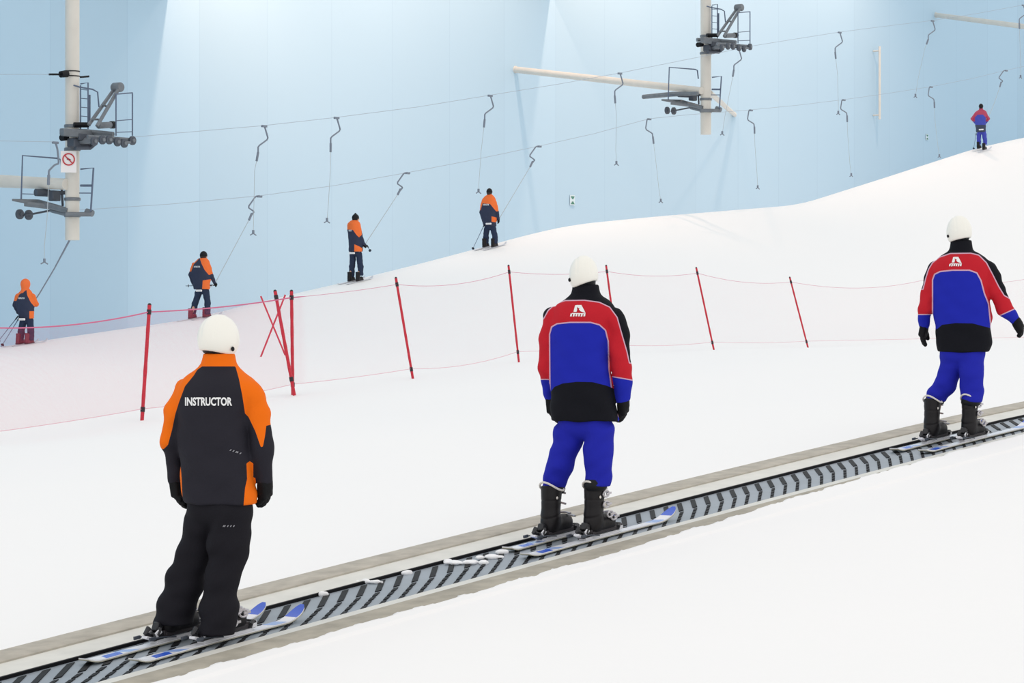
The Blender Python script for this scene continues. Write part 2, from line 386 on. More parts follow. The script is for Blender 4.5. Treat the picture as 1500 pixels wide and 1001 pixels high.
for (x0, y0, x1, y1, lab) in [(382, 523, 418, 432, 'thin red stake slanting right behind the net cluster'), (418, 521, 382, 434, 'thin red stake slanting left behind the net cluster')]:
    a = ray_ground(x0, y0); s = FOC/a.y; fpole('fence_stake', a, s3(x1, y1, s), .02, lab, False, 'thin red stakes behind the net')
def netmat():
    m = bpy.data.materials.new('pink_netting'); m.use_nodes = True; nt = m.node_tree; nd = nt.nodes; lk = nt.links; b = nd['Principled BSDF']; b.inputs['Base Color'].default_value = (*lin((216, 72, 112)), 1); b.inputs['Roughness'].default_value = .7
    uv = nd.new('ShaderNodeAttribute'); uv.attribute_name = 'cell'; sp = nd.new('ShaderNodeSeparateXYZ'); lk.new(uv.outputs['Vector'], sp.inputs[0]); outs = []
    for i, th in ((0, .4), (1, 1.)):
        f = nd.new('ShaderNodeMath'); f.operation = 'FRACT'; lk.new(sp.outputs[i], f.inputs[0]); l = nd.new('ShaderNodeMath'); l.operation = 'LESS_THAN'; mt = nd.new('ShaderNodeMath'); mt.operation = 'MULTIPLY'; mt.inputs[1].default_value = th; lk.new(sp.outputs[2], mt.inputs[0]); lk.new(mt.outputs[0], l.inputs[1]); lk.new(f.outputs[0], l.inputs[0]); outs.append(l.outputs[0])
    mx = nd.new('ShaderNodeMath'); mx.operation = 'MAXIMUM'; lk.new(outs[0], mx.inputs[0]); lk.new(outs[1], mx.inputs[1]); lk.new(mx.outputs[0], b.inputs['Alpha']); return m
m_net = netmat(); m_rope = mat('net_rope_pink', (226, 168, 182), rough=.7)
m_rope2 = mat('net_rope_red', (205, 105, 140), rough=.7)
net = empty('safety_net', bots[1], 'fine pink safety netting strung along red poles across the slope', 'net')
sag = [.10, .04, .02, .13, .06, .09, .12, .24, .15]
sagb = [.02, .05, .02, .10, .03, .05, .03, .0, .0]
NV, NF, CELL, RT, RB = [], [], [], [], []; col = 0; dist = 0
for i in range(len(tops)-1):
    n = 16
    for k in range(n+(i == len(tops)-2)):
        t = k/n; c = 4*t*(1-t); T = tops[i].lerp(tops[i+1], t)-Vector((0, 0, c*sag[i])); B = bots[i].lerp(bots[i+1], t)-Vector((0, 0, c*sagb[i]))
        ub, vb = B.x*D[0]+B.y*D[1], B.x*N[0]+B.y*N[1]; B.z = max(B.z, gz(ub, vb)+.03)
        RT.append(T); RB.append(B)
acc = 0
for i, (T, B) in enumerate(zip(RT, RB)):
    if i: acc += (T-RT[i-1]).length
    for j in range(9):
        NV.append(tuple(B.lerp(T, j/8)-net.location)); CELL.append((acc/.012, j/8*130, .085 if i < 34 else .024))
for i in range(len(RT)-1):
    for j in range(8): NF.append((i*9+j, (i+1)*9+j, (i+1)*9+j+1, i*9+j+1))
me = bpy.data.meshes.new('netting'); me.from_pydata(NV, [], NF); me.materials.append(m_net); at = me.attributes.new('cell', 'FLOAT_VECTOR', 'POINT'); at.data.foreach_set('vector', [c for q in CELL for c in q])
o = bpy.data.objects.new('netting', me); COL.objects.link(o); o.parent = net; me.polygons.foreach_set('use_smooth', [True]*len(NF))
b = MB(); b.tube(RT, [.012 if i < 34 else .0045 for i in range(len(RT))], 6); b.build('top_rope', m_rope2, net)
b = MB(); b.tube(RB, .005, 6); b.build('bottom_rope', m_rope, net)
# ================================================================ lift
m_steel = mat('galvanised_steel', (114, 120, 126), rough=.45, metal=.3, var=.12, vscale=6.)
m_dark = mat('dark_steel', (78, 84, 94), rough=.5, metal=.3)
m_pole = mat('cream_pole_paint', (213, 209, 200), rough=.5, var=.04, vscale=2.)
m_frame = mat('blue_grey_tube', (92, 106, 128), rough=.5)
m_bk = mat('black_plastic', (16, 18, 23), spec=.25, rough=.5)
m_wh = mat('white_sheet', (238, 236, 236), rough=.5)
m_sred = mat('sign_red', (196, 50, 60), rough=.5)
m_cable = mat('cable_grey', (160, 172, 186), rough=.6)
m_rod = mat('hanger_grey', (118, 128, 142), rough=.5)
m_ropeg = mat('hanger_rope', (176, 186, 192), rough=.7)
def off(p, u=0, v=0, z=0): return Vector((p.x+u*D[0]+v*N[0], p.y+u*D[1]+v*N[1], p.z+z))
RU = Matrix(((D[0], N[0], 0), (D[1], N[1], 0), (0, 0, 1)))
def pylon(px, pbot, pup, plo, lab, k):
    """k: pixel size of this pylon relative to the left one"""
    base = Q(px, pbot, VP); root = empty('lift_pylon', base, lab, 'ski lift pylon', 'ski lift pylons')
    P = lambda dx, dy, v=VP: Q(px+dx*k, pup+dy*k, v)     # around upper head
    L = lambda dx, dy, v=VP: Q(px+dx*k, plo+dy*k, v)     # around lower head
    b = MB(); b.tube([base, Vector((base.x, base.y, 26))], .19, 28); b.build('post', m_pole, root)
    for yy in (pup-12*k, pup+22*k, plo-14*k, plo+10*k):
        b = MB(); c = Q(px, yy, VP); b.disc(c, (0, 0, 1), .22, .09, 28); b.build('clamp_ring', m_steel, root)
    # upper head
    b = MB(); e = P(88, 6, VP-1.4)
    a0 = P(-18, -4); b.box(P(15, -1, VP-.55), (1.5, .16, .2), RU); b.box(P(15, -1, VP-.25), (1.6, .12, .16), RU)
    b.tube([P(-18, -5), P(20, -4, VP-.4), P(60, 0, VP-1.2)], .07, 8); b.tube([P(2, 12, VP-.3), P(40, 6, VP-1.1)], .09, 8); b.build('cross_beam', m_steel, root)
    b = MB(); b.box(P(12, 13, VP-.4), (.75, .3, .24), RU); b.tube([P(4, 19, VP-.5), P(26, 19, VP-.6), P(34, 12, VP-.8)], .07, 8); b.box(P(20, 4, VP-.62), (.55, .08, .16), RU); b.build('gear_housing', m_dark, root)
    b = MB(); b.tube([P(22, 3, VP-1.1), P(88, 8, VP-1.4)], .05, 8); b.tube([P(30, 8, VP-1.15), P(85, 12, VP-1.5)], .035, 8)
    tr = b.build('sheave_beam', m_steel, root)
    for dx, dy in ((32, 10), (44, 8), (54, 8), (66, 11), (76, 13), (88, 9)):
        b = MB(); c = P(dx, dy, VP-1.45); b.disc(c, (*N, 0), .12, .07); b.disc(c, (*N, 0), .05, .15, mi=1); b.build('sheave_wheel', [m_dark, m_steel], tr)
    b = MB()
    b.tube([P(24, -14, VP-.9), P(64, -70, VP-.9)], .05, 8); b.tube([P(36, -12, VP-1.1), P(68, -67, VP-1.1)], .05, 8)
    b.tube([P(30, -22, VP-1), P(38, -22, VP-1)], .03, 6); b.tube([P(44, -44, VP-1), P(52, -40, VP-1)], .03, 6)
    b.disc(P(66, -69, VP-1), (*N, 0), .13, .3); b.build('hoist_arm', m_steel, root)
    b = MB(); b.tube([P(38, -13, VP-.8), P(58, -14, VP-.8)], .085, 12); b.build('motor', m_steel, root)
    b = MB(); b.tube([P(56, -14, VP-.8), P(61, -14, VP-.8)], .1, 12); b.build('motor_cap', m_bk, root); b = MB(); b.tube([P(-16, 5, VP-.2), P(-8, 4, VP-.2)], .09, 10); b.build('end_block', m_bk, root); b = MB(); b.tube([P(2, -14, VP-.3), P(24, -14, VP-.5)], .07, 8); b.build('black_cover', m_bk, root)
    b = MB()
    for x in (64, 88): b.tube([P(x, -60, VP-1.2), P(x, 2, VP-1.2)], .02, 6)
    b.tube([P(64, -59, VP-1.2), P(88, -61, VP-1.2)], .02, 6); b.tube([P(64, -20, VP-1.2), P(88, -22, VP-1.2)], .014, 6); b.tube([P(64, -3, VP-1.2), P(88, -4, VP-1.2)], .014, 6)
    b.build('guard_rail', m_frame, root)
    b = MB()
    b.tube([P(2, -72, VP-.25), P(12, -69, VP-.3), P(30, -66, VP-.6), P(37, -62, VP-.7), P(39, -40, VP-.7)], .022, 6)
    b.tube([P(12, -74, VP-.3), P(23, -76, VP-.5), P(23, -8, VP-.5)], .02, 6); b.tube([P(12, -72, VP-.3), P(12, -8, VP-.3)], .02, 6); b.tube([P(25, -58, VP-.5), P(25, -12, VP-.5)], .035, 6)
    for y in range(-66, -10, 13): b.tube([P(12, y, VP-.3), P(23, y+1, VP-.5)], .012, 6)
    b.build('ladder_cage', m_frame, root)
    # lower head
    b = MB(); b.tube([L(-88, -13, VP+1.3), L(-50, -9, VP+1.0), L(-6, 3, VP)], [.03, .09, .08], 8); b.tube([L(-70, -8, VP+1.2), L(-22, -2, VP+.5)], .08, 8)
    b.tube([L(-30, 2, VP+.7), L(-6, 8, VP)], .07, 8); b.tube([L(-10, 8, VP-.1), L(28, 8, VP-.6)], .06, 8); b.tube([L(20, 4, VP-.4), L(30, 7, VP-.6)], .09, 8); b.build('lower_beam', m_steel, root)
    b = MB(); b.tube([L(-70, 10, VP+1.45), L(-20, 0, VP+.8)], .03, 6); sb = b.build('sheave_beam', m_dark, root)
    for dx, dy in ((-77, 8), (-64, 9)):
        b = MB(); c = L(dx, dy, VP+1.5); b.disc(c, (*N, 0), .135, .08); b.disc(c, (*N, 0), .05, .16); b.build('sheave_wheel', m_dark, sb)
    b = MB(); b.tube([L(-54, -24, VP+.9), L(-34, -23, VP+.8)], .1, 12); b.tube([L(-44, -21, VP+.9), L(-8, -24, VP+.4)], .055, 8); b.box(L(-26, -19, VP+.6), (.3, .2, .28), RU); b.tube([L(-16, -36, VP+.5), L(-14, -4, VP+.5)], .035, 6); b.build('motor', m_dark, root)
    b = MB()
    b.tube([L(-75, -12, VP+1.2), L(-73, -78, VP+1.2), L(-22, -74, VP+.6), L(-17, -72, VP+.5), L(-15, -55, VP+.5)], .024, 6)
    b.tube([L(-75, -22, VP+1.2), L(-45, -21, VP+.9)], .014, 6)
    b.build('guard_rail', m_frame, root)
    b = MB(); b.tube([L(12, -58, VP-.3), L(31, -60, VP-.6), L(27, 4, VP-.6)], .026, 6); b.tube([L(12, -34, VP-.3), L(28, -34, VP-.6)], .035, 6); b.tube([L(10, -23, VP-.3), L(28, -23, VP-.6)], .016, 6)
    b.build('guard_rail', m_frame, root)
    return root
pL = pylon(106, 352, 197, 306, 'large cream lift pylon hanging at the left, with round prohibition sign', 1.0)
pR = pylon(1034, 197, 62, 156, 'smaller cream lift pylon hanging at upper right of centre', .735)
def onwall(px, py): return Q(px, py, VW-.01)
def arm(p0, p1, r0, r1, lab, root=None, name='brace_tube'):
    b = MB(); b.tube([p0, p0.lerp(p1, .35), p1], [r0, (r0+r1)/2*1.04, r1], 20)
    if root is None:
        o = b.build(name, m_pole, origin=p0); tag(o, lab, 'brace', 'cream braces fixed to the blue wall'); b = MB(); b.disc(p1, (*N, 0), r1*1.15, .06); b.build('wall_flange', m_pole, o); return o
    o = b.build('brace_tube', m_pole, root); b = MB(); b.disc(p1, (*N, 0), r1*1.15, .08); b.build('wall_flange', m_pole, o)
    return o
arm(Q(97, 270, VP), off(Q(97, 270, VP), .4, VW-VP-.3, .7), .15, .2, None, pL)
arm(Q(1028, 133, VP), onwall(755, 102), .125, .125, None, pR)
arm(Q(1040, 136, VP), onwall(1076, 168), .10, .09, None, pR)
p = Q(1600, 52, VP); o = arm(p, onwall(1371, 22), .12, .12, 'cream brace tube reaching in from the top right corner')
b = MB(); b.tube([Q(1022, 137, VP), Q(985, 138, VP+1.2), Q(942, 142, VP+2.6)], [.07, .09, .08], 8); b.build('side_arm', m_steel, pR)
# isolator ring and black clamp on the left pylon
b = MB(); c = Q(106, 108, VP); b.disc(c+Vector((0, 0, .06)), (0, 0, 1), .205, .03, 24); b.disc(c-Vector((0, 0, .07)), (0, 0, 1), .205, .03, 24); b.tube([Q(98, 108, VP-.1), Q(89, 109, VP-.1)], [.1, .09], 10); b.tube([Q(89, 109, VP-.1), Q(72, 109, VP-.1)], .03, 6); b.tube([Q(118, 113, VP-.1), Q(130, 112, VP-.1)], .03, 6); b.build('cable_clamp', m_bk, pL)
# sign
c = Q(100.5, 237, VP-.25); sg = empty('prohibition_sign', c, 'white sign with red barred circle strapped to the left pylon', 'sign')
Rs = Matrix(((.985, -.17, 0), (.17, .985, 0), (0, 0, 1)))
b = MB(); b.box(c, (.41, .02, .57), Rs); b.build('plate', m_wh, sg)
b = MB(); cc = c+Rs@Vector((0, -.02, .06)); ring = [cc+Rs@Vector((math.cos(t)*.15, 0, math.sin(t)*.15)) for t in np.linspace(0, 2*PI, 33)]; b.tube(ring, .018, 6, cap=False); b.tube([cc+Rs@Vector((-.11, 0, .11)), cc+Rs@Vector((.11, 0, -.11))], .016, 6); b.build('barred_circle', m_sred, sg)
b = MB(); b.box(cc+Rs@Vector((.005, .004, 0)), (.1, .012, .045), Rs@Matrix.Rotation(.5, 3, 'Y')); b.build('pictogram', m_bk, sg)
# cables
def cable(pts, v, lab, r=.0075, m=m_cable):
    P = [Q(x, y, v) for x, y in pts]; b = MB(); b.tube(P, r, 6); o = b.build('haul_cable', m, origin=P[0]); tag(o, lab, 'cable', 'ski lift cables'); return o
UP = [(195, 201), (260, 195), (387, 184), (493, 172), (610, 157), (718, 139.5), (820, 123), (908, 107), (1022, 84), (1098, 68), (1160, 58), (1230, 47), (1300, 38), (1366, 30), (1430, 20), (1560, -4)]
LO = [(40, 313), (130, 307), (250, 299), (380, 287), (490, 272), (597, 253), (700, 233), (790, 214), (870, 196), (951, 174), (1010, 168), (1100, 161), (1170, 154), (1236, 146), (1300, 137), (1364, 127), (1420, 116), (1474, 103), (1560, 84)]
VU, VL = VP-1.4, VT
cable(UP, VU, 'thin upper haul cable running between the two pylons')
cable(LO, VL, 'thin lower haul cable drawing the riders up the track')
cable([(-20, 109), (72, 109)], VP-.1, 'thin cable tied to black clamp on the left pylon, topmost')
cable([(-30, 206), (80, 208)], VP-.5, 'thin cable entering at far left below the clamp')
# hangers
def interp_y(pts, x): return float(np.interp(x, [p[0] for p in pts], [p[1] for p in pts]))
def hanger(x, v, line, rod, rope, lab, end='bar', bar=None, thick=1.0):
    y = interp_y(line, x); s = FOC/depth(x, v)/53.0; g = Q(x, y, v)
    root = empty('lift_hanger', g, lab, 'lift hanger', 'drag lift hangers')
    b = MB(); b.box(off(g, 0, 0, -.02), (.2, .07, .06), RU); b.build('cable_grip', m_rod, root)
    R = [Q(x+a*s, y+c*s, v) for a, c in rod]
    pts = []
    for i in range(len(R)-1):
        for t in (0.12, .5, .88): pts.append(R[i].lerp(R[i+1], t))
    pts = [R[0]]+pts+[R[-1]]
    b = MB(); b.tube(pts, .023*thick, 8); b.build('bent_rod', m_rod, root)
    d = ((rope[0] if isinstance(rope[0], Vector) else Q(*rope[0], v))-R[-1]).normalized()
    b = MB(); b.tube([R[-1]+Vector((0, 0, .04)), R[-1]+d*.22], .034*thick, 10); b.build('spring_box', m_rod, root)
    rp = [R[-1]+d*.15]+[q if isinstance(q, Vector) else Q(q[0], q[1], v) for q in rope]
    b = MB(); b.tube(rp, (.008 if end == 'bar' else .011)*thick, 6); b.build('pull_rope', m_ropeg, root)
    e = rp[-1]
    if end == 'bar':
        b = MB(); b.tube([off(e, 0, 0, .09), off(e, 0, 0, -.01)], .035, 8); b.tube([off(e, -.12, 0, -.05), off(e, 0, 0, 0), off(e, .12, 0, -.05)], .018, 8); b.build('tee_handle', m_rod, root)
    elif bar is not None:
        b = MB(); b.tube([off(bar, -.05, .1, 0), off(bar, -.05, -.1, 0)], .03, 8); b.build('tee_handle', m_wh, root)
    return root
RODU = [(0, 0), (2, 6), (6, 20), (-9, 31), (-9, 42)]
RODL = [(0, 0), (-4, 1), (-7, 20), (6, 28), (7, 36)]
RODD = [(0, 0), (-6, 1), (-18, 18), (-8, 25), (-12, 30)]
for x, ends, lab in [(387, [(373, 250), (372, 300), (371, 342)], 'upper cable hanger hanging above the second rider, nearest the left pylon'),
        (493, [(484, 250), (481, 300), (479, 324)], 'upper cable hanger dangling left of the rider in black beanie seen side on'),
        (718, [(705, 220), (702, 262), (701, 281)], 'upper cable hanger dangling just above the fourth rider'),
        (908, [(903, 170), (902, 220), (903, 240)], 'upper cable hanger crossing the long cream brace tube'),
        (1082, [(1070, 130), (1062, 170), (1058, 196)], 'hanger dangling from wheels of the smaller pylon'),
        (1230, [(1227, 110), (1228, 150), (1228, 166)], 'upper cable hanger left of the white wall pipe'),
        (1366, [(1355, 70), (1345, 115), (1341, 141)], 'upper cable hanger below the top right brace tube'),
        (1499, [(1494, 60), (1495, 100), (1495, 113)], 'upper cable hanger at the right frame edge')]:
    hanger(x, VU, UP, RODU, ends, lab)
for x, ends, lab in [(951, [(960, 230), (965, 275), (968, 295)], 'empty lower cable hanger left of the smaller pylon foot'),
        (1100, [(1106, 215), (1109, 255), (1110, 275)], 'empty lower cable hanger right of the smaller pylon foot'),
        (1236, [(1242, 200), (1245, 240), (1247, 257)], 'empty lower cable hanger reaching nearly to the crest, left of wall pipe'),
        (1364, [(1370, 180), (1374, 215), (1376, 229)], 'empty lower cable hanger left of the far rider in blue')]:
    hanger(x, VL, LO, RODL, ends, lab)
# the hanger beside the left pylon
hanger(81, VP-.5, [(0, 208), (110, 208)], [(0, 0), (3, 10), (5, 30), (-1, 32), (-9, 40), (-9, 48)], [(69, 320), (65, 360), (65, 384)], 'grey hanger hanging in front of the left pylon brace', thick=1.15)
# wall fittings
c0 = Q(1288.5, 68, VW-.35); c1 = Q(1288.5, 175, VW-.35)
b = MB(); b.tube([c1, c0], .055, 16); o = b.build('wall_pipe', m_pole, origin=c1); tag(o, 'vertical white pipe standing off the blue wall at right', 'pipe')
for t in (.06, .94):
    b = MB(); q = c1.lerp(c0, t); b.tube([q, off(q, 0, .34, 0)], .035, 8); b.build('bracket', m_pole, o)
m_green = mat('sign_green', (70, 128, 112), rough=.6)
for (x, y, lab) in [(838.5, 293.5, 'small green emergency sign on the blue wall right of centre'), (1358, 201, 'tiny dark green sign on the wall left of the far rider')]:
    s = FOC/depth(x, VW); c = Q(x, y, VW-.03); k = .36 if x < 1000 else .26
    sg = empty('wall_sign', c, lab, 'sign'); b = MB(); b.box(c, (k*.9, .02, k*1.15), RU); b.build('plate', mat('pale_sign_plate', (206, 224, 232)), sg)
    b = MB(); f = off(c, 0, -.022, 0)
    for sgn in (1, -1):
        tri = [off(f, -k*.36, 0, sgn*k*.44), off(f, k*.36, 0, sgn*k*.44), off(f, k*.1, 0, sgn*k*.14), off(f, -k*.1, 0, sgn*k*.14)]; b.add(tri+[off(q, 0, .008, 0) for q in tri], [(0, 1, 2, 3), (4, 5, 6, 7), (0, 1, 5, 4), (1, 2, 6, 5), (2, 3, 7, 6), (3, 0, 4, 7)])
    b.build('symbol', m_green, sg, smooth=False)
# ================================================================ boots and skis
m_boot = mat('ski_boot_black', (20, 17, 20), spec=.3, rough=.45, bump=.1, bscale=50)
m_bootr = mat('ski_boot_dark_red', (112, 34, 48), rough=.4)
m_silver = mat('buckle_silver', (196, 192, 196), rough=.35, metal=.5)
m_trim = mat('boot_trim_cream', (226, 220, 212), rough=.5)
m_sole = mat('boot_sole', (44, 40, 44), rough=.6)
def boot_fn(h):
    def f(P):
        d = rbox(P, (.03, 0, .05), (.150, .05, .048), .042)
        d = smin(d, ell(P, (.10, 0, .075), (.095, .048, .05)), .03)
        d = smin(d, cone(P, (-.055, 0, .06), (-.04, 0, .12), .05, .062), .03)
        sh = cone(P*np.array([.86, 1, 1], np.float32), (-.035, 0, .10), (-.005, 0, h), .06, .072)
        sh = smax(sh, half(P, (0, 0, h-.005), (.32, 0, 1)), .01)
        d = smin(d, sh, .035)
        # overlap seams of shell and cuff
        d = d+.004*np.exp(-((P[:, 2]-.145-.25*P[:, 0])/.006)**2)+.003*np.exp(-((P[:, 2]-.235+.1*P[:, 0])/.005)**2)
        return smax(d, -P[:, 2]+.012, .008)
    return f
boot_proto = {}
def ski_boot(parent, M, side, h=.33, mtl=None, fine=True, res=.006):
    key = (h, mtl.name, fine, side)
    if key not in boot_proto:
        o = sdf_obj('ski_boot', boot_fn(h), (-.16, -.1, -.01), (.22, .1, h+.08), res, mtl)
        kids = []
        b = MB(); b.box((.03, 0, .012), (.30, .085, .024)); b.box((-.115, 0, .02), (.03, .07, .036)); b.box((.185, 0, .02), (.03, .06, .03)); kids.append(b.build('sole', m_sole, local=True))
        if fine:
            if h > .25: ring = [(-.005+.094*math.cos(t), .077*math.sin(t), h-.004-.32*(-.005+.094*math.cos(t))+.018*math.cos(2*t)) for t in np.linspace(0, 2*PI, 33)]
            if h > .25: b = MB(); b.tube(ring, .0075, 6, cap=False); kids.append(b.build('cuff_trim', m_trim, local=True))
            for x, z, w in ((.035, h-.055, 1.0), (.032, h-.13, 1.0), (.085, .125, .85), (.14, .098, .75)):
                for sgn in ((-1,) if side == 'R' else (1,)):
                    b = MB(); yy = sgn*(.062*w+.014)
                    b.tube([(x+.034*math.cos(t)-.016, yy, z+.021*math.sin(t)) for t in np.linspace(0, 2*PI, 17)], .0075, 6, cap=False)
                    b.box((x+.012, yy+sgn*.004, z), (.06, .009, .014)); b.tube([(x+.02, yy, z), (x+.055, sgn*.035, z+.004), (x+.068, 0, z+.004), (x+.05, -sgn*.05, z)], .008, 6)
                    kids.append(b.build('buckle', m_silver, local=True))
            b = MB(); b.ball((-.045, -.071, h-.07), .011, (1, .4, 1), 10); kids.append(b.build('hinge_rivet', m_trim, local=True))
        for k in kids: k.parent = o
        boot_proto[key] = o; r = o
    else:
        p = boot_proto[key]; r = p.copy(); COL.objects.link(r)
        for k in p.children: c = k.copy(); c.parent = r; COL.objects.link(c)
    r.parent = parent
    r.matrix_local = Matrix.Translation(-Vector(parent.location)) @ M
    return r
def lane_matrix(px, v, zoff, zf=None, yaw=0):
    """frame on the slope: x along travel, y towards the wall, z up"""
    u = px2u(px, v); zf = zf or (lambda u_, v_: float(zc(u_)))
    z = zf(u, v); sl = (zf(u+.5, v)-zf(u-.5, v))
    f = Vector((D[0], D[1], sl)).normalized(); y = Vector((N[0], N[1], 0)); f = (Matrix.Rotation(yaw, 3, 'Z')@f); y = (Matrix.Rotation(yaw, 3, 'Z')@y); zz = f.cross(y).normalized()
    x_, y_ = xy(u, v); p = Vector((x_, y_, z))+zz*zoff
    return Matrix(((f.x, y.x, zz.x, p.x), (f.y, y.y, zz.y, p.y), (f.z, y.z, zz.z, p.z), (0, 0, 0, 1)))
m_ski = mat('ski_topsheet', (236, 236, 240), rough=.25, layers=[('blue', (44, 92, 210)), ('pale', (150, 178, 232)), ('edge', (178, 176, 160))])
m_ski_dark = mat('ski_topsheet_dark', (214, 217, 224), rough=.4)
m_bindb = mat('binding_black', (30, 30, 34), rough=.4); m_bindw = mat('binding_white', (228, 228, 232), rough=.4)
def ski(M, t0, t1, lab, group, dark=False, fine=True):
    L = t1-t0; n = int(L/.02) if fine else 16; m = 6 if fine else 2; vs_ = []; attr = {'blue': [], 'pale': [], 'edge': []}
    for i in range(n+1):
        s = i/n; x = t0+s*L
        w = .037+.017*abs(2*s-1.05)**2
        if s > .93: w *= math.sqrt(max(0, 1-((s-.93)/.072)**2))*.97+.03
        if s < .03: w *= .75+.25*s/.03
        z = .13*max(0, (s-.86)/.14)**2*.55+.02*max(0, (.06-s)/.06)**2
        for k in range(m+1):
            q = 2*k/m-1; vs_.append((x, q*w, z+.013))
            f1 = .06-abs((t1-.055)-x)                # blue tip cap
            f2 = .06-abs((t1-.26)-x-.25*q*w*8*.1)
            f3 = .07-abs((t0+.22)-x+.02*q); f4 = .045-abs((t0+.34)-x-.03*q)
            attr['blue'].append(-max(f1, min(f2, q*.03+.012), min(f3, -q*.03+.018)))
            attr['pale'].append(-max(min(f2-.0, .02-abs(q)*.02), f4))
            attr['edge'].append(1)
        for k in range(m+1):
            q = 2*k/m-1; vs_.append((x, q*w*1.04, z)); attr['blue'].append(1); attr['pale'].append(1); attr['edge'].append(-1)
    w_ = 2*(m+1); fs = []
    for i in range(n):
        a = i*w_; b = a+w_
        for k in range(m): fs += [(a+k, b+k, b+k+1, a+k+1), (a+m+1+k, a+m+2+k, b+m+2+k, b+m+1+k)]
        fs += [(a, a+m+1, b+m+1, b), (a+m, b+m, b+2*m+1, a+2*m+1)]
    fs += [tuple([k for k in range(m+1)]+[2*m+1-k for k in range(m+1)]), tuple([n*w_+2*m+1-k for k in range(m+1)][::-1]+[n*w_+k for k in range(m+1)][::-1])]
    me = bpy.data.meshes.new('ski'); me.from_pydata(vs_, [], fs); me.materials.append(m_ski_dark if dark else m_ski); me.update()
    for k, a in attr.items(): at = me.attributes.new(k, 'FLOAT', 'POINT'); at.data.foreach_set('value', a)
    o = bpy.data.objects.new('ski', me); COL.objects.link(o); o.matrix_world = M; tag(o, lab, 'ski', group)
    if fine:
        def part(nm, mt, fn, label=None):
            b = MB(); fn(b); c = b.build(nm, mt, local=True); c.parent = o
            if label: c['label'] = label
        part('binding_plate', m_bindw, lambda b: b.box((.02, 0, .022), (.42, .06, .018)))
        part('heel_binding', m_bindb, lambda b: (b.box((-.17, 0, .052), (.08, .062, .05)), b.box((-.15, 0, .10), (.05, .05, .055), Matrix.Rotation(.5, 3, 'Y')), b.tube([(-.20, 0, .04), (-.25, 0, .085), (-.22, 0, .11)], .016, 8), b.tube([(-.16, -.035, .10), (-.19, -.035, .06)], .012, 6)))
        part('heel_lever', m_bindw, lambda b: (b.box((-.23, 0, .05), (.07, .045, .016), Matrix.Rotation(.35, 3, 'Y')), b.box((-.18, -.036, .075), (.05, .01, .03), Matrix.Rotation(-.5, 3, 'Y')), b.box((-.17, .036, .075), (.05, .01, .03))), 'white heel lever')
        part('toe_binding', m_bindb, lambda b: (b.box((.235, 0, .05), (.07, .06, .045)), b.tube([(.205, -.04, .055), (.235, -.03, .07), (.235, .03, .07), (.205, .04, .055)], .012, 8)))
        part('toe_cap', m_bindw, lambda b: (b.box((.262, 0, .055), (.035, .045, .03)), b.box((.24, -.035, .045), (.04, .008, .025))), 'white toe cap')
        part('brake_arm', m_dark, lambda b: (b.tube([(-.05, -.05, .03), (-.17, -.06, .05), (-.25, -.062, .055)], .005, 6), b.tube([(-.05, .05, .03), (-.17, .06, .05), (-.25, .062, .055)], .005, 6), b.box((-.26, -.062, .055), (.05, .014, .02)), b.box((-.26, .062, .055), (.05, .014, .02))))
    return o
# ================================================================ hands and heads
def hand_prims(w, d, p, t, r0=.0125, curl=(12, 26, 42), fist=0):
    """w wrist, d finger direction, p palm normal, t thumb side"""
    w, d, p, t = [Vector(x) for x in (w, d, p, t)]; pr = []
    for i, (o_, ln, b0) in enumerate(((.033, .074, .092), (.011, .083, .097), (-.011, .077, .094), (-.032, .060, .086))):
        q = w+d*b0+t*o_; ang = 0; rr = r0*(1, 1.03, 1, .9)[i]
        pr.append((tuple(w+d*.03+t*o_*.55), tuple(q), .017, rr*1.12))
        for j, fr in enumerate((.44, .31, .25)):
            ang = math.radians(curl[j]*(1+.12*i)+fist); nq = q+(d*math.cos(ang)+p*math.sin(ang)+t*(.05*(1.5-i)))*ln*fr; pr.append((tuple(q), tuple(nq), rr*(1-.08*j), rr*(.93-.08*j))); q = nq
    q = w+d*.028+t*.026; a = (d*.62+t*.62+p*.30).normalized(); n1 = q+a*.048; n2 = n1+(d*.85+t*.25+p*.35).normalized()*.036
    pr += [(tuple(q), tuple(n1), .018, r0*1.15), (tuple(n1), tuple(n2), r0*1.12, r0*.9)]
    return pr
def hand_fn(P, pr, w, d, p, t, grow=0., cuff=.0):
    B = np.array([list(Vector(d)), list(Vector(t)), list(Vector(p))], np.float32).T
    c = Vector(w)+Vector(d)*.052
    F = rbox(P, c, (.052+grow, .044+grow, .021+grow*1.3), .019, B)
    for a, b, ra, rb in pr: F = smin(F, cone(P, a, b, ra+grow, rb+grow), .004)
    if cuff: F = smin(F, cone(P, Vector(w)-Vector(d)*.012, Vector(w)+Vector(d)*.045, cuff*.85, cuff*.9), .015)
    return F
def catmull(rows, n=48):
    rows = np.array(sorted(rows), float); z = rows[:, 0]; zz = np.linspace(z[0], z[-1], n); out = [zz]
    for c in range(1, rows.shape[1]):
        y = rows[:, c]; m = np.gradient(y, z); i = np.clip(np.searchsorted(z, zz)-1, 0, len(z)-2); h = z[i+1]-z[i]; t = (zz-z[i])/h
        out.append((2*t**3-3*t**2+1)*y[i]+(t**3-2*t**2+t)*h*m[i]+(-2*t**3+3*t**2)*y[i+1]+(t**3-t**2)*h*m[i+1])
    return out
m_skin = mat('skin', (205, 160, 135), rough=.5)
m_hair = mat('dark_hair', (40, 32, 30), rough=.6)
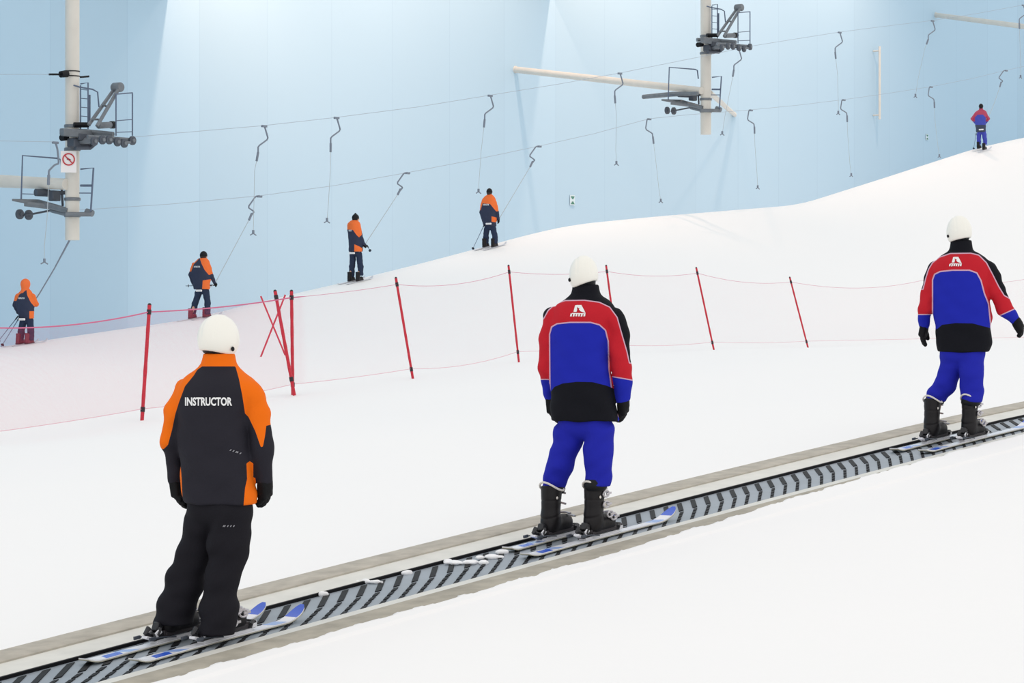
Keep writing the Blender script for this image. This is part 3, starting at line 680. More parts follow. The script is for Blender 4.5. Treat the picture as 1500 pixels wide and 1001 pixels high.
def make_person(cfg):
    px0, v0 = cfg['at']; zf = cfg['zf']; u0 = px2u(px0, v0); O = Vector((*xy(u0, v0), zf(u0, v0))); s = FOC/O.y; fy = CY-FOC*O.z/O.y
    if 'fy' in cfg: shift = cfg['fy']-fy
    else: shift = 0
    C = lambda x, y: ((x-px0)/s, (fy+shift*0-y)/s)
    th = math.radians(cfg['yaw']); sn, cs = math.sin(th), math.cos(th); F_ = Vector((sn, cs, 0)); R_ = Vector((cs, -sn, 0))
    def J(x, y, dy=0.): return Vector(((x-CX)/FOC*(O.y+dy)-O.x, dy, (CY-y)/FOC*(O.y+dy)-O.z))
    big = cfg.get('big', False); h = cfg.get('h', .016)
    tz = []
    for r in cfg['torso']:
        y, xl, xr = r[:3]; dy = r[3] if len(r) > 3 else 0; a, b = C(xl, y); a2, _ = C(xr, y); tz.append((b, (a+a2)/2, (a2-a)/2, dy))
    z_, cx_, w_, dy_ = catmull(tz)
    ratio = cfg.get('ratio', .66); a_ = w_/math.sqrt(cs*cs+(ratio*sn)**2); b_ = a_*ratio
    def torso(P, shrink=0.):
        z = P[:, 2]; cx = np.interp(z, z_, cx_); a = np.interp(z, z_, a_)-shrink; b = np.interp(z, z_, b_)-shrink; dy = np.interp(z, z_, dy_)
        X = P[:, 0]-cx; Y = P[:, 1]-dy; l = np.abs(X*cs-Y*sn)/a; f = np.abs(X*sn+Y*cs)/b
        d = ((l**2.4+f**2.4)**(1/2.4)-1)*np.minimum(a, b)*.92
        return smax(smax(d, z-z_[-1], .03), z_[0]-z, .012)
    arms = {}
    for sd in ('L', 'R'):
        k = (1 if sd == 'L' else -1)*.19*sn
        pts = [(J(x, y, k+e), r) for x, y, r, e in cfg['arm'+sd]]; arms[sd] = pts
    def arm(P, sd, shrink=0.):
        pts = arms[sd]; d = None
        for (a, ra), (b, rb) in zip(pts[:-1], pts[1:]):
            c = cone(P, a, b, ra-shrink, rb-shrink); d = c if d is None else smin(d, c, .02)
        return d
    def armcut(P, sd):
        pts = arms[sd]; w = pts[-1][0]; dr = (w-pts[-2][0]).normalized(); return smax(arm(P, sd), half(P, w, dr), .006)
    legs = {}
    for sd in ('L', 'R'): legs[sd] = [(J(x, y, e), r) for x, y, r, e in cfg['leg'+sd]]
    def leg(P, sd, shrink=0.):
        pts = legs[sd] if shrink == 0 else legs[sd][:-1]; d = None
        for (a, ra), (b, rb) in zip(pts[:-1], pts[1:]):
            c = cone(P, a, b, ra-shrink, rb-shrink); d = c if d is None else smin(d, c, .03)
        return d
    hips = cfg['hips']; hc = [(J(x, y, e), r) for x, y, r, e in hips]
    hx, hy, hr = cfg['head']; H = J(hx, hy, cfg.get('hdy', 0)); hr = hr/s; hth = math.radians(cfg.get('hyaw', cfg['yaw'])); hf = Vector((math.sin(hth), math.cos(hth), 0)); hs = Vector((math.cos(hth), -math.sin(hth), 0))
    HB = np.array([list(hs), list(hf), [0, 0, 1]], np.float32).T
    nk = J(*cfg['neck'])
    hands = {}
    for sd in ('L', 'R'):
        w = arms[sd][-1][0]; tip = J(*cfg['hand'+sd]); d = (tip-w).normalized(); sg = 1 if sd == 'L' else -1
        p = (R_*sg); p = (p-d*p.dot(d)).normalized(); t = F_-d*F_.dot(d)-p*F_.dot(p); t = t.normalized() if t.length > .1 else d.cross(p)
        hands[sd] = (w-d*.01, d, p, t, hand_prims(w-d*.01, d, p, t, fist=cfg.get('fist', 0)))
    # ---- body: one continuous surface
    hk = .082 if big else .08
    def body(P):
        d = torso(P, .035)
        for sd in ('L', 'R'): d = smin(d, arm(P, sd, .022), .04)
        for (c, r) in hc: d = smin(d, cone(P, c-R_*.06, c+R_*.06, r-.035, r-.035), .05)
        for sd in ('L', 'R'): d = smin(d, leg(P, sd, .032), .03)
        for sd in ('L', 'R'):
            M = bootM[sd]; a = M@Vector((-.03, 0, .10))-O; d = smin(d, cone(P, legs[sd][-2][0], a, .05, .04), .03); d = smin(d, cone(P, a-Vector((0, 0, .03)), M@Vector((.10, 0, .055))-O, .036, .03), .02)
        d = smin(d, cone(P, nk-Vector((0, 0, .06)), H-Vector((0, 0, .04)), .06, .055), .03)
        hd = ell(P, H+hf*.005, (.076, .093, .105), HB); hd = smin(hd, ell(P, H+hf*.03-Vector((0, 0, .065)), (.055, .062, .052), HB), .03)
        hd = smin(hd, cone(P, H+hf*.092-Vector((0, 0, -.005)), H+hf*.112-Vector((0, 0, .028)), .009, .014), .01)
        hd = smin(hd, cone(P, H+hf*.094+hs*.022-Vector((0, 0, .062)), H+hf*.094-hs*.022-Vector((0, 0, .062)), .008, .008), .006)
        hd = smin(hd, cone(P, H+hf*.084+hs*.045+Vector((0, 0, .024)), H+hf*.084-hs*.045+Vector((0, 0, .024)), .009, .009), .012)
        for k in (-1, 1):
            hd = smin(hd, ell(P, H+hs*k*.079-Vector((0, 0, .01)), (.008, .018, .03), HB), .006); hd = smax(hd, -(ell(P, H+hf*.103+hs*k*.032+Vector((0, 0, .0)), (.016, .012, .010), HB)), .008)
            hd = np.minimum(hd, ell(P, H+hf*.084+hs*k*.032, (.012, .012, .011), HB))
        d = smin(d, hd, .02)
        for sd in ('L', 'R'):
            w, dd, p, t, pr = hands[sd]; d = smin(d, hand_fn(P, pr, w, dd, p, t, -.0035 if not big else -.003), .01)
        return d
    bootM = {}
    for sd in ('L', 'R'):
        x, dv = cfg['boot'+sd]; bootM[sd] = lane_matrix(x, v0+dv, cfg['zb'], zf)
    allp = [p for sd in 'LR' for p, r in arms[sd]]+[p for sd in 'LR' for p, r in legs[sd]]+[H]+[bootM[sd].to_translation()-O for sd in 'LR']+[hands[sd][0]+hands[sd][1]*.2 for sd in 'LR']
    lo = np.array([min(p[i] for p in allp)-.16 for i in range(3)]); hi = np.array([max(p[i] for p in allp)+.16 for i in range(3)])
    pb = sdf_obj('person', body, lo, hi, .0085 if big else h*.85, m_skin, loc=O); tag(pb, cfg['label'], 'person', cfg.get('group'))
    # eyes
    for k in (-1, 1):
        b = MB(); b.ball(H+hf*.089+hs*k*.032, .0105, n=10); b.build('eye', mat('eye_dark', (52, 40, 36), rough=.2), local=True).parent = pb
    # ---- jacket
    nj = cfg['collar']; cA, cB = J(*nj[0][:2], nj[0][2]), J(*nj[1][:2], nj[1][2]); cr = nj[0][3], nj[1][3]
    amp = .0055 if big else .004
    def folds(P, a, sd=0):
        x, y, z = P[:, 0], P[:, 1], P[:, 2]
        return a*(np.sin(17*x+9*z+4*np.sin(5*z+sd)+sd)+.7*np.sin(31*z+14*x-7*y+3*np.sin(9*x+sd))+.5*np.sin(-23*x+21*z+11*y+sd*2)+.35*np.sin(55*z-27*x+2*np.sin(13*x)))
    def jacket(P):
        t = torso(P)+folds(P, amp*.55, 1)
        c = smax(cone(P, cA, cB, cr[0], cr[1]), half(P, cB, (cB-cA)), .01)
        d = smin(t, c, .03)
        for sd, k in (('L', 3.), ('R', 5.)): d = smin(d, armcut(P, sd)+folds(P, amp, k), .016)
        return d
    alo = np.array([min(p[i]-r for sd in 'LR' for p, r in arms[sd]) for i in range(3)]); ahi = np.array([max(p[i]+r for sd in 'LR' for p, r in arms[sd]) for i in range(3)])
    am = max(a_)
    lo = np.minimum(alo, [min(cx_)-am, -am, z_[0]])-.03; hi = np.maximum(ahi, [max(cx_)+am, am, max(cB.z+.03, z_[-1])])+.03
    pf = lambda P: (CX+FOC*(P[:, 0]+O.x)/(P[:, 1]+O.y), CY-FOC*(P[:, 2]+O.z)/(P[:, 1]+O.y))
    at = cfg['pattern'](lambda P: torso(P), lambda P: np.minimum(arm(P, 'L'), arm(P, 'R')), pf, s, lambda P: arm(P, 'R')-arm(P, 'L'))
    jk = sdf_obj('jacket', jacket, lo, hi, .0085 if big else h, cfg['mjacket'], pb, at); jk['label'] = cfg['jlabel']
    # ---- trousers
    def trousers(P):
        d = None
        for (c, r) in hc:
            q = cone(P, c-R_*.07, c+R_*.07, r, r); d = q if d is None else smin(d, q, .05)
        d = smax(d, P[:, 2]-(z_[0]+.10), .01)
        for sd, k in (('L', 2.), ('R', 7.)):
            e = legs[sd][-1][0]; q = leg(P, sd)+folds(P, amp*1.15, k)+.0035*np.sin(60*P[:, 2]+12*P[:, 0])*np.exp(-np.abs(P[:, 2]-e.z)/.12); q = smax(q, half(P, e, (0, 0, -1)), .01); d = smin(d, q, .02)
        return d
    lp = [(p, r) for sd in 'LR' for p, r in legs[sd]]+[(c, r+.07) for c, r in hc]
    lo = np.array([min(p[i]-r for p, r in lp) for i in range(3)])-.03; hi = np.array([max(p[i]+r for p, r in lp) for i in range(3)])+.03
    tr = sdf_obj('trousers', trousers, lo, hi, .0085 if big else h, cfg['mtrousers'], pb); tr['label'] = cfg['tlabel']
    if 'cuffs' in cfg:
        for sd in ('L', 'R'):
            e, r = legs[sd][-1]; b = MB(); n = 24; ring = []
            for z, rr in ((.05, .9), (.02, 1.04), (.0, 1.07), (-.018, .98), (-.03, .86)): ring.append((z, rr))
            pts = [e+Vector((0, 0, z)) for z, rr in ring]; b.tube(pts, [r*rr for z, rr in ring], n); gt = b.build('gaiter', m_bk, local=True); gt.parent = pb; gt['label'] = 'black gathered trouser cuff'
    # ---- gloves
    for sd in ('L', 'R'):
        w, dd, p, t, pr = hands[sd]
        lo = np.array(w)-.22; hi = np.array(w)+.22
        g = sdf_obj('glove', lambda P: hand_fn(P, pr, w, dd, p, t, .0075 if big else .006, min(.052, arms[sd][-1][1]*.95)), lo, hi, .005 if big else .009, cfg.get('mglove', m_glove), pb)
        g['label'] = 'black ski glove'
    # ---- boots
    for sd in ('L', 'R'): ski_boot(pb, bootM[sd], sd, cfg.get('bh', .33), cfg.get('mboot', m_boot), cfg.get('bfine', big), .006 if big else .012)
    return dict(o=pb, J=J, H=H, hf=hf, hs=hs, HB=HB, O=O, s=s, fy=fy, px0=px0, jacket=jk, trousers=tr, bootM=bootM, F=F_, R=R_, hands=hands, C=C, hr=hr, nk=cfg['neck'])
m_glove = mat('glove_black', (14, 14, 17), spec=.2, rough=.7, bump=.2, bscale=80)
def helmet(pr, rx, ry, rz, cut_n, cut_d, mtl, lab, dz=0., dots=()):
    H = pr['H']+Vector((0, 0, dz)); HB = pr['HB']; o = pr['o']; hf, hs = pr['hf'], pr['hs']; n = Vector(cut_n).normalized()
    P0 = H-Vector((0, 0, cut_d))
    def f(P):
        d = ell(P, H, (rx, ry, rz), HB); d = smin(d, ell(P, H-Vector((0, 0, .03)), (rx*.97, ry*.93, rz*.86), HB), .02)
        q = (P-np.asarray(H, np.float32))@HB
        d = d+.0035*np.exp(-((np.abs(q[:, 0])-.045)/.006)**2)*(q[:, 2] > .0)       # moulded ribs
        d = smax(d, half(P, P0, n), .008)
        d = smax(d, -rbox(P, H+hf*(ry+.01)-Vector((0, 0, .085)), (.07, .07, .10), .03, HB), .01)   # face opening
        return smax(d, -ell(P, H-Vector((0, 0, .015)), (rx-.018, ry-.02, rz-.015), HB), .004)
    hl = sdf_obj('helmet', f, np.array(H)-.18, np.array(H)+.18, .0055, mtl, o); hl['label'] = lab
    # dark padded rim below the shell
    def g(P):
        d = ell(P, H-Vector((0, 0, .01)), (rx-.010, ry-.012, rz), HB); d = smax(d, half(P, P0-n*(-.012), n), .004); d = smax(d, -half(P, P0+n*.03*-1, n), .004)
        d = smax(d, -rbox(P, H+hf*(ry+.01)-Vector((0, 0, .085)), (.07, .07, .10), .03, HB), .01)
        return smax(d, -ell(P, H-Vector((0, 0, .015)), (rx-.03, ry-.03, rz-.01), HB), .004)
    l2 = sdf_obj('helmet_padding', g, np.array(H)-.18, np.array(H)+.18, .0055, m_bk, hl)
    for (k, fw, z) in dots:
        b = MB(); c = H+hs*k*rx*.98+hf*fw-Vector((0, 0, z)); b.ball(c, .011, (1, 1, 1.3), 10); b.build('ear_vent', m_bk, hl, local=True)
    return hl
def balaclava(pr):
    H, HB, hf = pr['H'], pr['HB'], pr['hf']; nk = pr['J'](*pr['nk'])
    def f(P):
        d = smin(ell(P, H-Vector((0, 0, .02)), (.083, .099, .108), HB), cone(P, H-Vector((0, 0, .05)), nk-Vector((0, 0, .02)), .075, .085), .03)
        d = smax(d, -ell(P, H+hf*.12+Vector((0, 0, .0)), (.065, .06, .035), HB), .01)
        return d
    o = sdf_obj('balaclava', f, np.array(H)-.3, np.array(H)+.16, .008, m_bk, pr['o']); o['label'] = 'black balaclava'
def lettering(pr, txt, px, py, wpx, hpx, mtl, lab, shear=0., rot=0., target=None, lift=.004):
    cu = bpy.data.curves.new('txt', 'FONT'); cu.body = txt; cu.align_x = 'CENTER'; cu.align_y = 'CENTER'; cu.offset = .034; cu.resolution_u = 3; cu.shear = shear
    t = bpy.data.objects.new('txt', cu); COL.objects.link(t); bpy.context.view_layer.update()
    me = bpy.data.meshes.new_from_object(t.evaluated_get(bpy.context.evaluated_depsgraph_get())); bpy.data.objects.remove(t); bpy.data.curves.remove(cu)
    V = np.array([v.co[:] for v in me.vertices]); F = [tuple(p.vertices) for p in me.polygons]; bpy.data.meshes.remove(me)
    V[:, :2] -= (V[:, :2].max(0)+V[:, :2].min(0))/2; e = V[:, :2].max(0)*2
    return drape(pr, V[:, 0]/e[0]*wpx, -V[:, 1]/e[1]*hpx, F, px, py, mtl, lab, rot, target, lift)
def drape(pr, x, y, F, px, py, mtl, lab, rot=0., target=None, lift=.004, name='lettering'):
    ca, sa = math.cos(rot), math.sin(rot); X = px+x*ca-y*sa; Y = py+x*sa+y*ca; s = pr['s']
    target = target or pr['jacket']; me = target.data; bvh = BVHTree.FromPolygons([v.co[:] for v in me.vertices], [tuple(p.vertices) for p in me.polygons])
    out = []; last = 0
    for a, b in zip(X, Y):
        r = Vector(((a-CX)/FOC, 1, (CY-b)/FOC)); O = pr['O']; t0 = O.y-1.5; hit = bvh.ray_cast(r*t0-O, r.normalized())
        if hit[0] is not None: last = hit[0].y
        q = r*(O.y+last-lift)-O; out.append(tuple(q))
    n = len(out); vs_ = out+[(a, b+.0025, c) for a, b, c in out]
    ed = {}
    for f in F:
        for i in range(len(f)): k = (f[i], f[(i+1) % len(f)]); ed[k] = 1
    fs = list(F)+[tuple(i+n for i in f[::-1]) for f in F]+[(a, b, b+n, a+n) for (a, b) in ed if (b, a) not in ed]
    me2 = bpy.data.meshes.new(name); me2.from_pydata(vs_, [], fs); me2.materials.append(mtl); me2.update(); o = bpy.data.objects.new(name, me2); COL.objects.link(o); o.parent = target; o['label'] = lab; return o
m_let = mat('print_white', (236, 236, 236), rough=.6); m_letg = mat('print_grey', (150, 150, 156), rough=.6)
# ---------------------------------------------------------------- jacket patterns
def pat_orange(polys, arm_polys, torso_polys):
    def mk(fT, fA, pf, s, lr):
        def orange(P):
            X, Y = pf(P); m = (fT(P)-fA(P))*s*.5; d = np.full(X.shape, 1e3)
            for q in polys: d = np.minimum(d, poly_sd(X, Y, q))
            for q in arm_polys: d = np.minimum(d, np.maximum(poly_sd(X, Y, q), -m))
            for q in torso_polys: d = np.minimum(d, np.maximum(poly_sd(X, Y, q), m))
            return d
        return {'orange': orange}
    return mk
def pat_blue(black, blue, hem, aL, aR, pipes, pw=.8):
    def mk(fT, fA, pf, s, lr):
        def fld(P):
            X, Y = pf(P); m = (fT(P)-fA(P))*s*.5; a = lr(P)*s*.5       # a<0: right arm
            def hp(l): (x0, y0), (x1, y1) = l; L = math.hypot(x1-x0, y1-y0); return ((Y-y0)*(x1-x0)-(X-x0)*(y1-y0))/L
            armz = np.where(a < 0, hp(aR), hp(aL))                      # >0 below line
            red_t = np.maximum(m, -poly_sd(X, Y, blue)); red_a = np.maximum(-m, armz)
            return X, Y, m, a, armz, np.minimum(red_t, red_a)
        def red(P): return fld(P)[5]
        def blk(P):
            X, Y, m, a, az, r = fld(P); return np.minimum(poly_sd(X, Y, black), np.maximum(m, poly_sd(X, Y, hem)))
        def pipe(P):
            X, Y, m, a, az, r = fld(P)
            d = line_d(X, Y, pipes[0])-pw
            d = np.minimum(d, np.maximum(line_d(X, Y, pipes[1])-pw, m-1)); d = np.minimum(d, np.maximum(np.abs(az)-pw*.8, np.maximum(-m, poly_sd(X, Y, black)*-1)))
            return d
        return {'red': red, 'hem': lambda P: np.maximum((fT(P)-fA(P))*s*.5, poly_sd(*pf(P), hem)), 'black': lambda P: poly_sd(*pf(P), black), 'bluesd': lambda P: poly_sd(*pf(P), blue),
                'tmask': lambda P: (fT(P)-fA(P))*s*.5-1, 'amask': lambda P: (fA(P)-fT(P))*s*.5, 'armz': lambda P: fld(P)[4]}
    return mk
PIPE = (205, 165, 185); CHAR = (40, 39, 47); ORG = (240, 112, 16)
m_jA = mat('jacket_charcoal_orange', CHAR, spec=.15, rough=.8, bump=.15, bscale=120, layers=[('orange', ORG)])
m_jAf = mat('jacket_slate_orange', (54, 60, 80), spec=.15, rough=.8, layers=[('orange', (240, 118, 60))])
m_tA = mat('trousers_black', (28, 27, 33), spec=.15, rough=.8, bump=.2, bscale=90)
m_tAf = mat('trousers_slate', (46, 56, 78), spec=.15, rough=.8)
m_jB = mat('jacket_blue_red', (30, 40, 168), spec=.15, rough=.8, bump=.12, bscale=120, layers=[('red', (192, 33, 46)), ('bluesd', PIPE, .95, 'tmask'), ('armz', PIPE, .8, 'amask'), ('hem', (18, 19, 26)), ('black', (18, 19, 26)), ('black', PIPE, .8, None)])
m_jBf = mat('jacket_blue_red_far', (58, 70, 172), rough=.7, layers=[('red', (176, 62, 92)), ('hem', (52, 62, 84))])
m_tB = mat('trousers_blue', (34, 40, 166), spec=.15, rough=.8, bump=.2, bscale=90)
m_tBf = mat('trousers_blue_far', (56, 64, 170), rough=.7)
m_helm = mat('helmet_cream', (243, 241, 232), rough=.35)
zbelt = lambda u_, v_: float(zc(u_))+.006
# ================================================================ the three riders on the conveyor
A = make_person(dict(at=(285, VC), zf=zbelt, yaw=28, hyaw=24, big=True, label='person in black and orange instructor jacket and white helmet riding the conveyor', 
    torso=[(531, 299, 344), (541, 288, 353), (549, 278, 363), (560, 266, 374), (590, 260, 371), (620, 259, 370), (660, 262, 372), (700, 265, 374), (738, 269, 374)],
    armL=[(274, 575, .074, 0), (259, 606, .071, 0), (252, 648, .062, .0), (259, 707, .048, .08)], armR=[(365, 575, .075, 0), (378, 606, .070, -.01), (385, 650, .066, -.02), (388, 707, .052, .05)],
    handL=(265, 752, .10), handR=(389, 755, .04), 
    legL=[(301, 755, .112, .06), (287, 800, .10, .08), (271, 850, .104, .07), (256, 895, .112, .06), (252, 915, .114, .04)],
    legR=[(343, 755, .112, -.06), (335, 800, .116, -.05), (324, 850, .098, -.07), (319, 895, .106, -.10), (318, 930, .114, -.13)],
    hips=[(322, 745, .135, .0)], head=(320, 494, 0), neck=(321, 535), collar=[(321, 546, 0, .105), (321, 518, 0, .094)],
    bootL=(258, .145), bootR=(327, -.145), bh=.19, zb=.045, mjacket=m_jA, mtrousers=m_tA, jlabel='charcoal and orange ski jacket', tlabel='black ski trousers', bfine=True,
    pattern=pat_orange(
        [[(230, 500), (294, 500), (296, 537), (289, 542), (284, 550), (271, 566), (262, 590), (257, 606), (252, 630), (246, 652), (240, 658), (225, 658), (225, 500)],
         [(294, 500), (430, 500), (430, 619), (402, 621), (390, 624), (388, 640), (385, 655), (382, 655), (374, 632), (364, 611), (359, 606), (355, 580), (350, 555), (345, 537), (294, 537)]],
        [], [[(361, 679), (366, 676), (371, 679), (371, 700), (390, 704), (390, 750), (356, 750), (359, 715), (362, 702)], [(255, 676), (264, 676), (266, 700), (268, 745), (250, 745)]])))
lettering(A, 'INSTRUCTOR', 305.5, 588.5, 69, 12.5, m_let, 'white INSTRUCTOR lettering')
lettering(A, 'ı ı ıı ı', 345, 662, 18, 2.6, m_letg, 'small grey illegible print', shear=.3, rot=.32)
lettering(A, 'ıı ı ı ı', 335, 771, 18, 2.4, m_letg, 'small grey illegible print', shear=.3, rot=0, target=A['trousers'])
helmet(A, .116, .138, .134, (-.16, -.1, -1), .098, m_helm, 'white ski helmet', dz=.0, dots=[(1, -.03, .07)])
bootskis = [(A, 'L', 122, 388, 'left ski of the instructor, blue tipped, white'), (A, 'R', 195, 444, 'right ski of the instructor, nearest the lower edge board')]
B = make_person(dict(at=(843, VC), zf=zbelt, yaw=26, hyaw=2, big=True, label='person in red, blue and black jacket and white helmet, middle of the conveyor',
    torso=[(430, 838, 878), (437, 829, 888), (445, 818, 896), (457, 809, 901), (480, 806, 898), (520, 806, 893), (560, 807, 896), (595, 808, 901), (617, 809, 904)],
    armL=[(811, 466, .078, 0), (803, 500, .064, 0), (802, 540, .06, 0), (808, 586, .045, .10)], armR=[(900, 467, .082, 0), (906, 500, .078, -.01), (911, 540, .068, -.02), (913, 587, .052, .03)],
    handL=(811, 620, .16), handR=(913, 635, .03),
    legL=[(834, 635, .108, .06), (826, 660, .092, .06), (820, 684, .094, .07), (814, 708, .082, .09), (811, 717, .078, .09)],
    legR=[(879, 635, .110, -.06), (878, 660, .100, -.07), (877, 684, .092, -.08), (875, 708, .084, -.08), (872, 713, .078, -.09)],
    hips=[(857, 620, .125, 0)], head=(855, 401, 0), neck=(857, 435), collar=[(858, 444, 0, .108), (858, 417, 0, .092)],
    bootL=(813, .145), bootR=(876, -.145), zb=.045, mjacket=m_jB, mtrousers=m_tB, jlabel='blue and red ski jacket with black shoulders and hem', tlabel='blue ski trousers', cuffs=1,
    pattern=pat_blue([(785, 480), (797, 466), (803, 455), (814, 445), (828, 440.5), (856, 440), (878, 443), (893, 450), (904, 465), (911, 490), (918, 514), (922, 532), (950, 534), (950, 380), (770, 380), (770, 480)],
        [(806, 640), (805, 490), (808, 479), (816, 474.5), (835, 472.5), (865, 472.5), (878, 476), (887, 484), (891, 500), (892, 540), (900, 600), (925, 640)],
        [(790, 580), (806, 575), (812, 567), (824, 562), (845, 559.5), (868, 560), (888, 565), (903, 571), (905, 610), (905, 650), (790, 650)],
        ((790, 556), (815, 556)), ((880, 549), (926, 557)),
        ([(797, 466), (803, 455), (814, 445), (828, 440.5), (856, 440), (878, 443), (893, 450), (904, 465), (911, 490), (918, 514), (922, 532)], [(805, 490), (808, 479), (816, 474.5), (835, 472.5), (865, 472.5), (878, 476), (887, 484), (891, 500), (892, 540)]), .75)))
def logo(pr, cx, cy, k, lab):
    V = []; F = []
    def quad(*p): n = len(V); V.extend(p); F.append(tuple(range(n, n+len(p))))
    quad((-7, 2), (-4.5, -7.5), (-2, -8), (-1.5, -1), (-2.5, 2)); quad((-2, -8), (5, -8), (4.5, -5), (1.2, -3), (-1.6, -5)); quad((3, -4.5), (5.2, -7), (9.5, 1), (10.8, 4), (3.2, 1), (1, -1.5)) ; quad((-9, 3.6), (10.8, 4.2), (9.5, 5.4), (-9.6, 5))
    for j in range(6):
        x = -12+j*3.9; quad((x, 8.8+.35*math.sin(j*2)), (x+.8, 4.6), (x+3.2, 4.4), (x+2.5, 8.6))
    V = np.array(V, float)*k; return drape(pr, V[:, 0], V[:, 1], F, cx, cy, m_let, lab, name='emblem', lift=.005)
logo(B, 847, 455, 1.0, 'white peak emblem over small wordmark')
balaclava(B); helmet(B, .10, .128, .128, (.35, -.1, -1), .082, m_helm, 'cream white ski helmet', dots=[(-1, -.045, .045)])
C_ = make_person(dict(at=(1398, VC), zf=zbelt, yaw=24, hyaw=0, big=True, label='person in red, blue and black jacket and white helmet, arms held out, right end',
    torso=[(366, 1391, 1423), (372, 1383, 1434), (379, 1373, 1443), (390, 1367, 1449), (412, 1366, 1449), (440, 1367, 1449), (475, 1371, 1450), (500, 1374, 1450), (516, 1374, 1447)],
    armL=[(1370, 397, .08, 0), (1361, 425, .065, 0), (1356, 452, .062, 0), (1354, 479, .044, .08)], armR=[(1446, 396, .085, 0), (1460, 425, .076, -.02), (1471, 449, .07, -.02), (1489, 472, .052, .03)],
    handL=(1349, 504, .12), handR=(1504, 498, .06),
    legL=[(1396, 530, .108, .06), (1390, 545, .095, .06), (1384, 565, .096, .07), (1373, 582, .088, .09), (1369, 589, .080, .09)],
    legR=[(1424, 530, .110, -.06), (1424, 545, .102, -.07), (1424, 565, .096, -.08), (1423, 582, .088, -.08), (1422, 590, .080, -.09)],
    hips=[(1410, 517, .13, 0)], head=(1405, 338, 0), neck=(1408, 368), collar=[(1408, 378, 0, .11), (1408, 352, 0, .09)],
    bootL=(1369, .145), bootR=(1424, -.145), zb=.045, mjacket=m_jB, mtrousers=m_tB, jlabel='blue and red ski jacket with black shoulders and hem', tlabel='blue ski trousers', cuffs=1,
    pattern=pat_blue([(1340, 424), (1352, 424), (1356, 408), (1360, 395), (1366, 385), (1376, 377), (1392, 371.5), (1422, 371), (1434, 374), (1445, 385), (1454, 402), (1463, 420), (1471, 433), (1479, 437.5), (1486, 436), (1520, 436), (1520, 330), (1340, 330)],
        [(1366, 540), (1366, 410), (1369, 402), (1377, 398), (1395, 396), (1420, 396), (1431, 400), (1437, 411), (1442, 430), (1448, 445), (1458, 540)],
        [(1360, 486), (1373, 482), (1380, 476), (1400, 473.5), (1425, 474), (1440, 478), (1456, 482), (1456, 540), (1360, 540)],
        ((1340, 461), (1366, 461)), ((1466, 462), (1490, 451)),
        ([(1352, 424), (1356, 408), (1360, 395), (1366, 385), (1376, 377), (1392, 371.5), (1422, 371), (1434, 374), (1445, 385), (1454, 402), (1463, 420), (1471, 433), (1479, 437.5), (1486, 436)], [(1366, 410), (1369, 402), (1377, 398), (1395, 396), (1420, 396), (1431, 400), (1437, 411), (1442, 430), (1445, 440)]), .6)))
logo(C_, 1400, 383, .82, 'white peak emblem over small wordmark')
balaclava(C_); helmet(C_, .107, .13, .132, (.2, -.1, -1), .085, m_helm, 'cream white ski helmet', dots=[(-1, -.045, .05)])
bootskis += [(B, 'L', 742, 900, 'left ski of the middle rider, mostly hidden behind the boots'), (B, 'R', 768, 988, 'right ski of the middle rider, blue at its tip'),
             (C_, 'L', 1309, 1440, 'left ski of the right rider, tail left of the boots'), (C_, 'R', 1351, 1512, 'right ski of the right rider, running out of frame')]
for pr, sd, x0, x1, lab in bootskis:
    M = pr['bootM'][sd].copy(); p = M.to_translation(); zz = Vector((M[0][2], M[1][2], M[2][2])); M.translation = p-zz*.040
    vv = p.x*N[0]+p.y*N[1]; ub = p.x*D[0]+p.y*D[1]; ski(M, px2u(x0, vv)-ub, px2u(x1, vv)-ub, lab, 'skis on the conveyor')
# ================================================================ riders on the drag lift
zsnow = lambda u_, v_: gz(u_, v_)
def far(cfg): 
    cfg.update(zf=zsnow, big=False, zb=.02, h=cfg.get('h', .015)); cfg.setdefault('bh', .28); return make_person(cfg)
def head_piece(pr, kind, mtl, lab):
    H, HB, hf = pr['H'], pr['HB'], pr['hf']
    def hat(P): return smax(smax(ell(P, H+Vector((0, 0, .015))-hf*.006, (.098, .115, .125), HB), -half(P, H+Vector((0, 0, -.02))-hf*.0, (0, 0, 1)), .01), -(half(P, H+hf*.06, -hf) if False else half(P, H, (0, 0, 1))+9), .01)
    def hair(P): return smax(smax(ell(P, H-hf*.012, (.088, .108, .118), HB), half(P, H+hf*.045, hf), .01), -half(P, H-Vector((0, 0, .09)), (0, 0, 1)), .01)
    def hood(P):
        d = smin(ell(P, H-hf*.015+Vector((0, 0, .01)), (.125, .14, .15), HB), cone(P, H-Vector((0, 0, .12))-hf*.03, H-Vector((0, 0, .22))-hf*.03, .10, .13), .05); return smax(d, -ell(P, H+hf*.13, (.08, .10, .10), HB), .02)
    f = dict(hat=hat, hair=hair, hood=hood)[kind]
    o = sdf_obj(dict(hat='beanie', hair='hair', hood='hood')[kind], f, np.array(H)-np.array([.2, .2, .32]), np.array(H)+.2, .01, mtl, pr['o']); o['label'] = lab; return o
GR = 'drag lift riders'
v = VT
